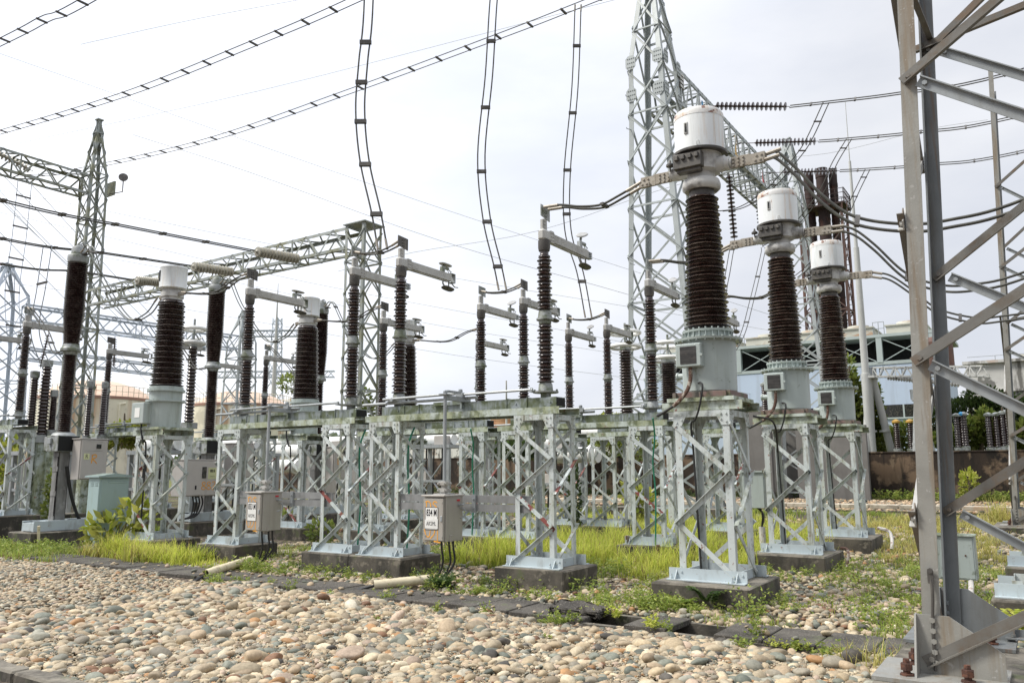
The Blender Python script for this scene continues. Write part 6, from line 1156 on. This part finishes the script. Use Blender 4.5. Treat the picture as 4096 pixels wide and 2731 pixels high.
pl = [((3425, 1830), 47.5, [(0, 0, 1.0, .35, .35, .9), (0, 0, 2.2, .55, .55, 1.1), (0, 0, 3.6, .42, .42, 1.1), (0, 0, 4.7, .2, .2, .9)], 2400, .30, 'mid', 'slim pointed tree behind the smallest white-headed transformer tank', 5.0),
      ((3510, 1830), 48.5, [(0, 0, 1.0, .4, .4, .9), (0, 0, 2.2, .5, .5, 1.1), (0, 0, 3.4, .35, .35, 1.0), (0, 0, 4.3, .15, .15, .6)], 2000, .30, 'mid', 'slim pointed tree behind the pipe frame poles', 4.5),
      ((3650, 1830), 50, [(0, 0, 1.2, .9, 1.2, .8), (0, 1.1, .9, .8, .9, .7), (0, -.9, 1.4, .7, .7, .7)], 2200, .28, 'mid', 'round bush behind the yellow-capped bushings', 1.6),
      ((3900, 1830), 50, [(0, 0, 2.3, 1.3, 1.6, .9), (0, 1.4, 1.9, 1.1, 1.1, .9), (0, -1.5, 2.5, 1.2, 1.4, .9), (0, -2.8, 1.8, 1.2, 1.3, 1.0), (0, .2, 1.1, 1.1, 1.7, .7), (0, -.6, 3.2, .9, 1.0, .6)], 8000, .26, 'dark', 'big dark leafy tree right of the near tower legs', 4.0),
      ((4030, 1830), 48.6, [(0, 0, .9, .8, .8, .8), (0, .9, 1.5, .5, .6, .7), (0, -.9, 1.2, .6, .6, .7)], 2200, .34, 'mid', 'lighter young tree between bushings at right', 2.6),
      ((3930, 1830), 48.0, [(0, .4, 1.2, .5, .5, .8), (0, -.3, 1.8, .4, .4, .7), (0, 1.5, .9, .5, .6, .6)], 1500, .36, 'mid', 'small bright sapling before the big dark tree', 2.2),
      ((2060, 1830), 46, [(0, 0, .5, 1.2, 1.6, .6), (0, 2.0, .45, .8, 1.2, .5), (0, -1.8, .5, .9, 1.4, .55)], 2600, .24, 'dark', 'dark creeper spilling over the wall, centre', 0),
      ((2280, 1830), 46.5, [(0, 0, .5, 1.2, 1.8, .6), (0, -2.2, .7, .8, 1.4, .7), (0, 2.2, .4, .8, 1.2, .5)], 2600, .24, 'mid', 'green bush over the wall beside the tall gantry', 0),
      ((2440, 1800), 62, [(0, 0, 1.6, 1.4, 1.8, 1.2), (0, 2, 1.2, 1.2, 1.5, 1.0)], 2200, .34, 'bright', 'distant light green tree beyond the wall, right of centre', 2),
      ((2550, 1830), 44.5, [(0, 0, .5, .7, 1.2, .7)], 700, .22, 'mid', 'small bush by the gantry leg at the wall', 0),
      ((130, 1760), 40, [(0, 0, 1.4, 1.0, 1.2, 1.3), (0, .8, 2.2, .8, .9, .9), (0, -1.2, 1.2, .9, 1.0, 1.1)], 2600, .30, 'mid', 'leafy tree behind the posts at far left', 2.4),
      ((60, 1870), 31, [(0, 0, 1.0, .6, .8, 1.2), (0, .8, 1.8, .5, .6, .9)], 1300, .24, 'bright', 'bright bush at the left edge behind the supports', 1.5),
      ((490, 1790), 52, [(0, 0, .7, 1.0, 1.6, .7), (0, 1.6, .5, .8, 1.0, .5), (0, -1.2, .9, .7, .8, .6)], 1800, .32, 'bright', 'light bush in front of the big oil tank', 2),
      ((1165, 1580), 70, [(0, 0, 1.0, 1.0, 1.4, .8)], 500, .3, 'mid', 'small bush peeping over beside the far oil tank', 0),
      ((1460, 1700), 60, [(0, 0, .8, .6, .7, 1.1), (0, 0, 2.0, .4, .5, .7)], 700, .3, 'mid', 'little tree behind the lattice column', 1.5),
      ((210, 2010), 22.8, [(0, 0, .55, .18, .22, .5), (0, 0, 1.2, .16, .18, .4)], 420, .13, 'mid', 'slim weed shrub left of the tall breaker column', 0),
      ((2555, 2050), 22, [(0, 0, .6, .28, .35, .4), (0, .2, .9, .2, .25, .3)], 240, .22, 'bright', 'broad-leaved plant at the foot of the tall gantry', 0),
      ((2300, 2150), 17.6, [(0, 0, .9, .10, .12, .75)], 260, .12, 'dark', 'slender feathery weed beside the far centre support', 0),
      ((1290, 2050), 16.6, [(0, 0, .3, .25, .3, .25)], 240, .12, 'mid', 'weed clump among the centre supports', 0),
      ((3880, 1990), 40.6, [(0, 0, .7, .3, .35, .7)], 260, .24, 'bright', 'yellow-green sapling at the foot of the wall at right', 0)]
for i, ((x, y), d, cr, n, lf, pal, lab, th) in enumerate(pl):
    p = PT(x, y, d=d); u, v, z = uvz(p); zb = -H if d < 42 or y > 1840 else -.3
    if d > 42 and y < 1840: zb = z
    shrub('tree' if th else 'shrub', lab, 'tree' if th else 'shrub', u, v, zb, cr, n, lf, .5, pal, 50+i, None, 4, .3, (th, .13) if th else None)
# a far belt of trees that closes the horizon
g = np.random.default_rng(9); n = 5200; a = g.uniform(-.75, .75, n); d = g.uniform(150, 175, n); hgt = (5.0+2.5*np.sin(a*23)+2*np.sin(a*51+1))*np.sqrt(g.uniform(0, 1, n)); P = np.stack([d*np.sin(a), d*np.cos(a), hgt], 1); ln = g.uniform(1.2, 2.4, n); c = np.array([.12, .16, .08])*g.uniform(.6, 1.2, n)[:, None]
V, F, C = leaves(P, g.normal(size=(n, 3)), ln, ln*.8, c, g); raw_mesh('distant_trees', V, F, C, leaf, kind='stuff')

# ------------------------------------------------------------------ camera, light, sky
cam = bpy.data.cameras.new('camera'); cam.lens = 28.0; cam.sensor_width = 36; cam.clip_start = .05; cam.clip_end = 3000
co = bpy.data.objects.new('camera', cam); COL.objects.link(co); co.matrix_world = Matrix.Translation((0, 0, H)) @ Matrix.Rotation(R(90)+PIT, 4, 'X') @ Matrix.Rotation(ROL, 4, 'Z'); SC.camera = co
SAZ, SEL = R(-98), R(50)                   # sun to the left, high, slightly in front
sd = Vector((math.sin(SAZ)*math.cos(SEL), math.cos(SAZ)*math.cos(SEL), math.sin(SEL)))
sl = bpy.data.lights.new('sun', 'SUN'); sl.energy = SUN_E; sl.angle = R(14); sl.color = (1, .95, .87); so = bpy.data.objects.new('sun', sl); COL.objects.link(so); so.rotation_euler = (-sd).to_track_quat('-Z', 'Y').to_euler(); so.location = (0, 0, 30)
w = bpy.data.worlds.new('World'); SC.world = w; nt = nodes(w); N = nt.nodes.new; L = nt.links.new
out = N('ShaderNodeOutputWorld'); bg = N('ShaderNodeBackground'); L(bg.outputs[0], out.inputs[0]); bg.inputs['Strength'].default_value = .1
sk = N('ShaderNodeTexSky'); sk.sky_type = 'NISHITA'; sk.sun_disc = False; sk.sun_elevation = SEL; sk.sun_rotation = SAZ; sk.air_density = 1.2; sk.dust_density = 2
tc = N('ShaderNodeTexCoord'); dirv = tc.outputs['Generated']
def dotn(v): d = N('ShaderNodeVectorMath'); d.operation = 'DOT_PRODUCT'; d.inputs[1].default_value = v; L(dirv, d.inputs[0]); return d.outputs['Value']
def mrange(s, a, b, c, d): m = N('ShaderNodeMapRange'); m.inputs[1].default_value = a; m.inputs[2].default_value = b; m.inputs[3].default_value = c; m.inputs[4].default_value = d; L(s, m.inputs[0]); return m.outputs[0]
# cloud sheet: brightest front-left, uneven; unseen overhead raised, rear dimmed for scene light
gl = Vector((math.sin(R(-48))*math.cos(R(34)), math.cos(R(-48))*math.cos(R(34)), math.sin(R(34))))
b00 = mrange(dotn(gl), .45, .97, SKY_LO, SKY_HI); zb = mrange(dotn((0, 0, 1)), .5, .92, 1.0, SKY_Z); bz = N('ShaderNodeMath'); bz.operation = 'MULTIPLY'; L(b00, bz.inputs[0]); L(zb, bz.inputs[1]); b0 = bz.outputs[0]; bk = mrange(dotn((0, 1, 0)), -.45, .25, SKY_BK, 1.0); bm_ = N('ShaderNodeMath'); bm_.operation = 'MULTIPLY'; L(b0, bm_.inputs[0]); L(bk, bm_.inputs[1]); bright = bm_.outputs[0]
mp = N('ShaderNodeVectorMath'); mp.operation = 'MULTIPLY'; mp.inputs[1].default_value = (1.6, 1.6, 4.5); L(dirv, mp.inputs[0]); nz = N('ShaderNodeTexNoise'); nz.inputs['Scale'].default_value = 1.7; nz.inputs['Detail'].default_value = 7; nz.inputs['Roughness'].default_value = .52; L(mp.outputs[0], nz.inputs['Vector'])
nb = mrange(nz.outputs['Fac'], .3, .7, .89, 1.07); mu = N('ShaderNodeMath'); mu.operation = 'MULTIPLY'; L(bright, mu.inputs[0]); L(nb, mu.inputs[1])
tint = N('ShaderNodeMix'); tint.data_type = 'RGBA'; L(mrange(nz.outputs['Fac'], .36, .62, 0, 1), tint.inputs['Factor']); tint.inputs['A'].default_value = (.91, .95, 1.05, 1); tint.inputs['B'].default_value = (.965, .985, 1.04, 1)
cl = N('ShaderNodeVectorMath'); cl.operation = 'SCALE'; L(tint.outputs['Result'], cl.inputs[0]); L(mu.outputs[0], cl.inputs['Scale'])
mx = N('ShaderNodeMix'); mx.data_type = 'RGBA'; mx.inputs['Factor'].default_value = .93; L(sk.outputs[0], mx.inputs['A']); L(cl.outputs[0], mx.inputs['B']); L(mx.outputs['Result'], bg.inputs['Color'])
SC.view_settings.view_transform = 'Standard'; SC.view_settings.look = 'None'; SC.view_settings.exposure = 0; SC.view_settings.gamma = 1
SC.render.engine = 'CYCLES'; SC.cycles.max_bounces = 6; SC.cycles.use_denoising = True
for o in list(COL.objects):
    if 'label' in o and o['label'] == 'x': o['label'] = 'spare'
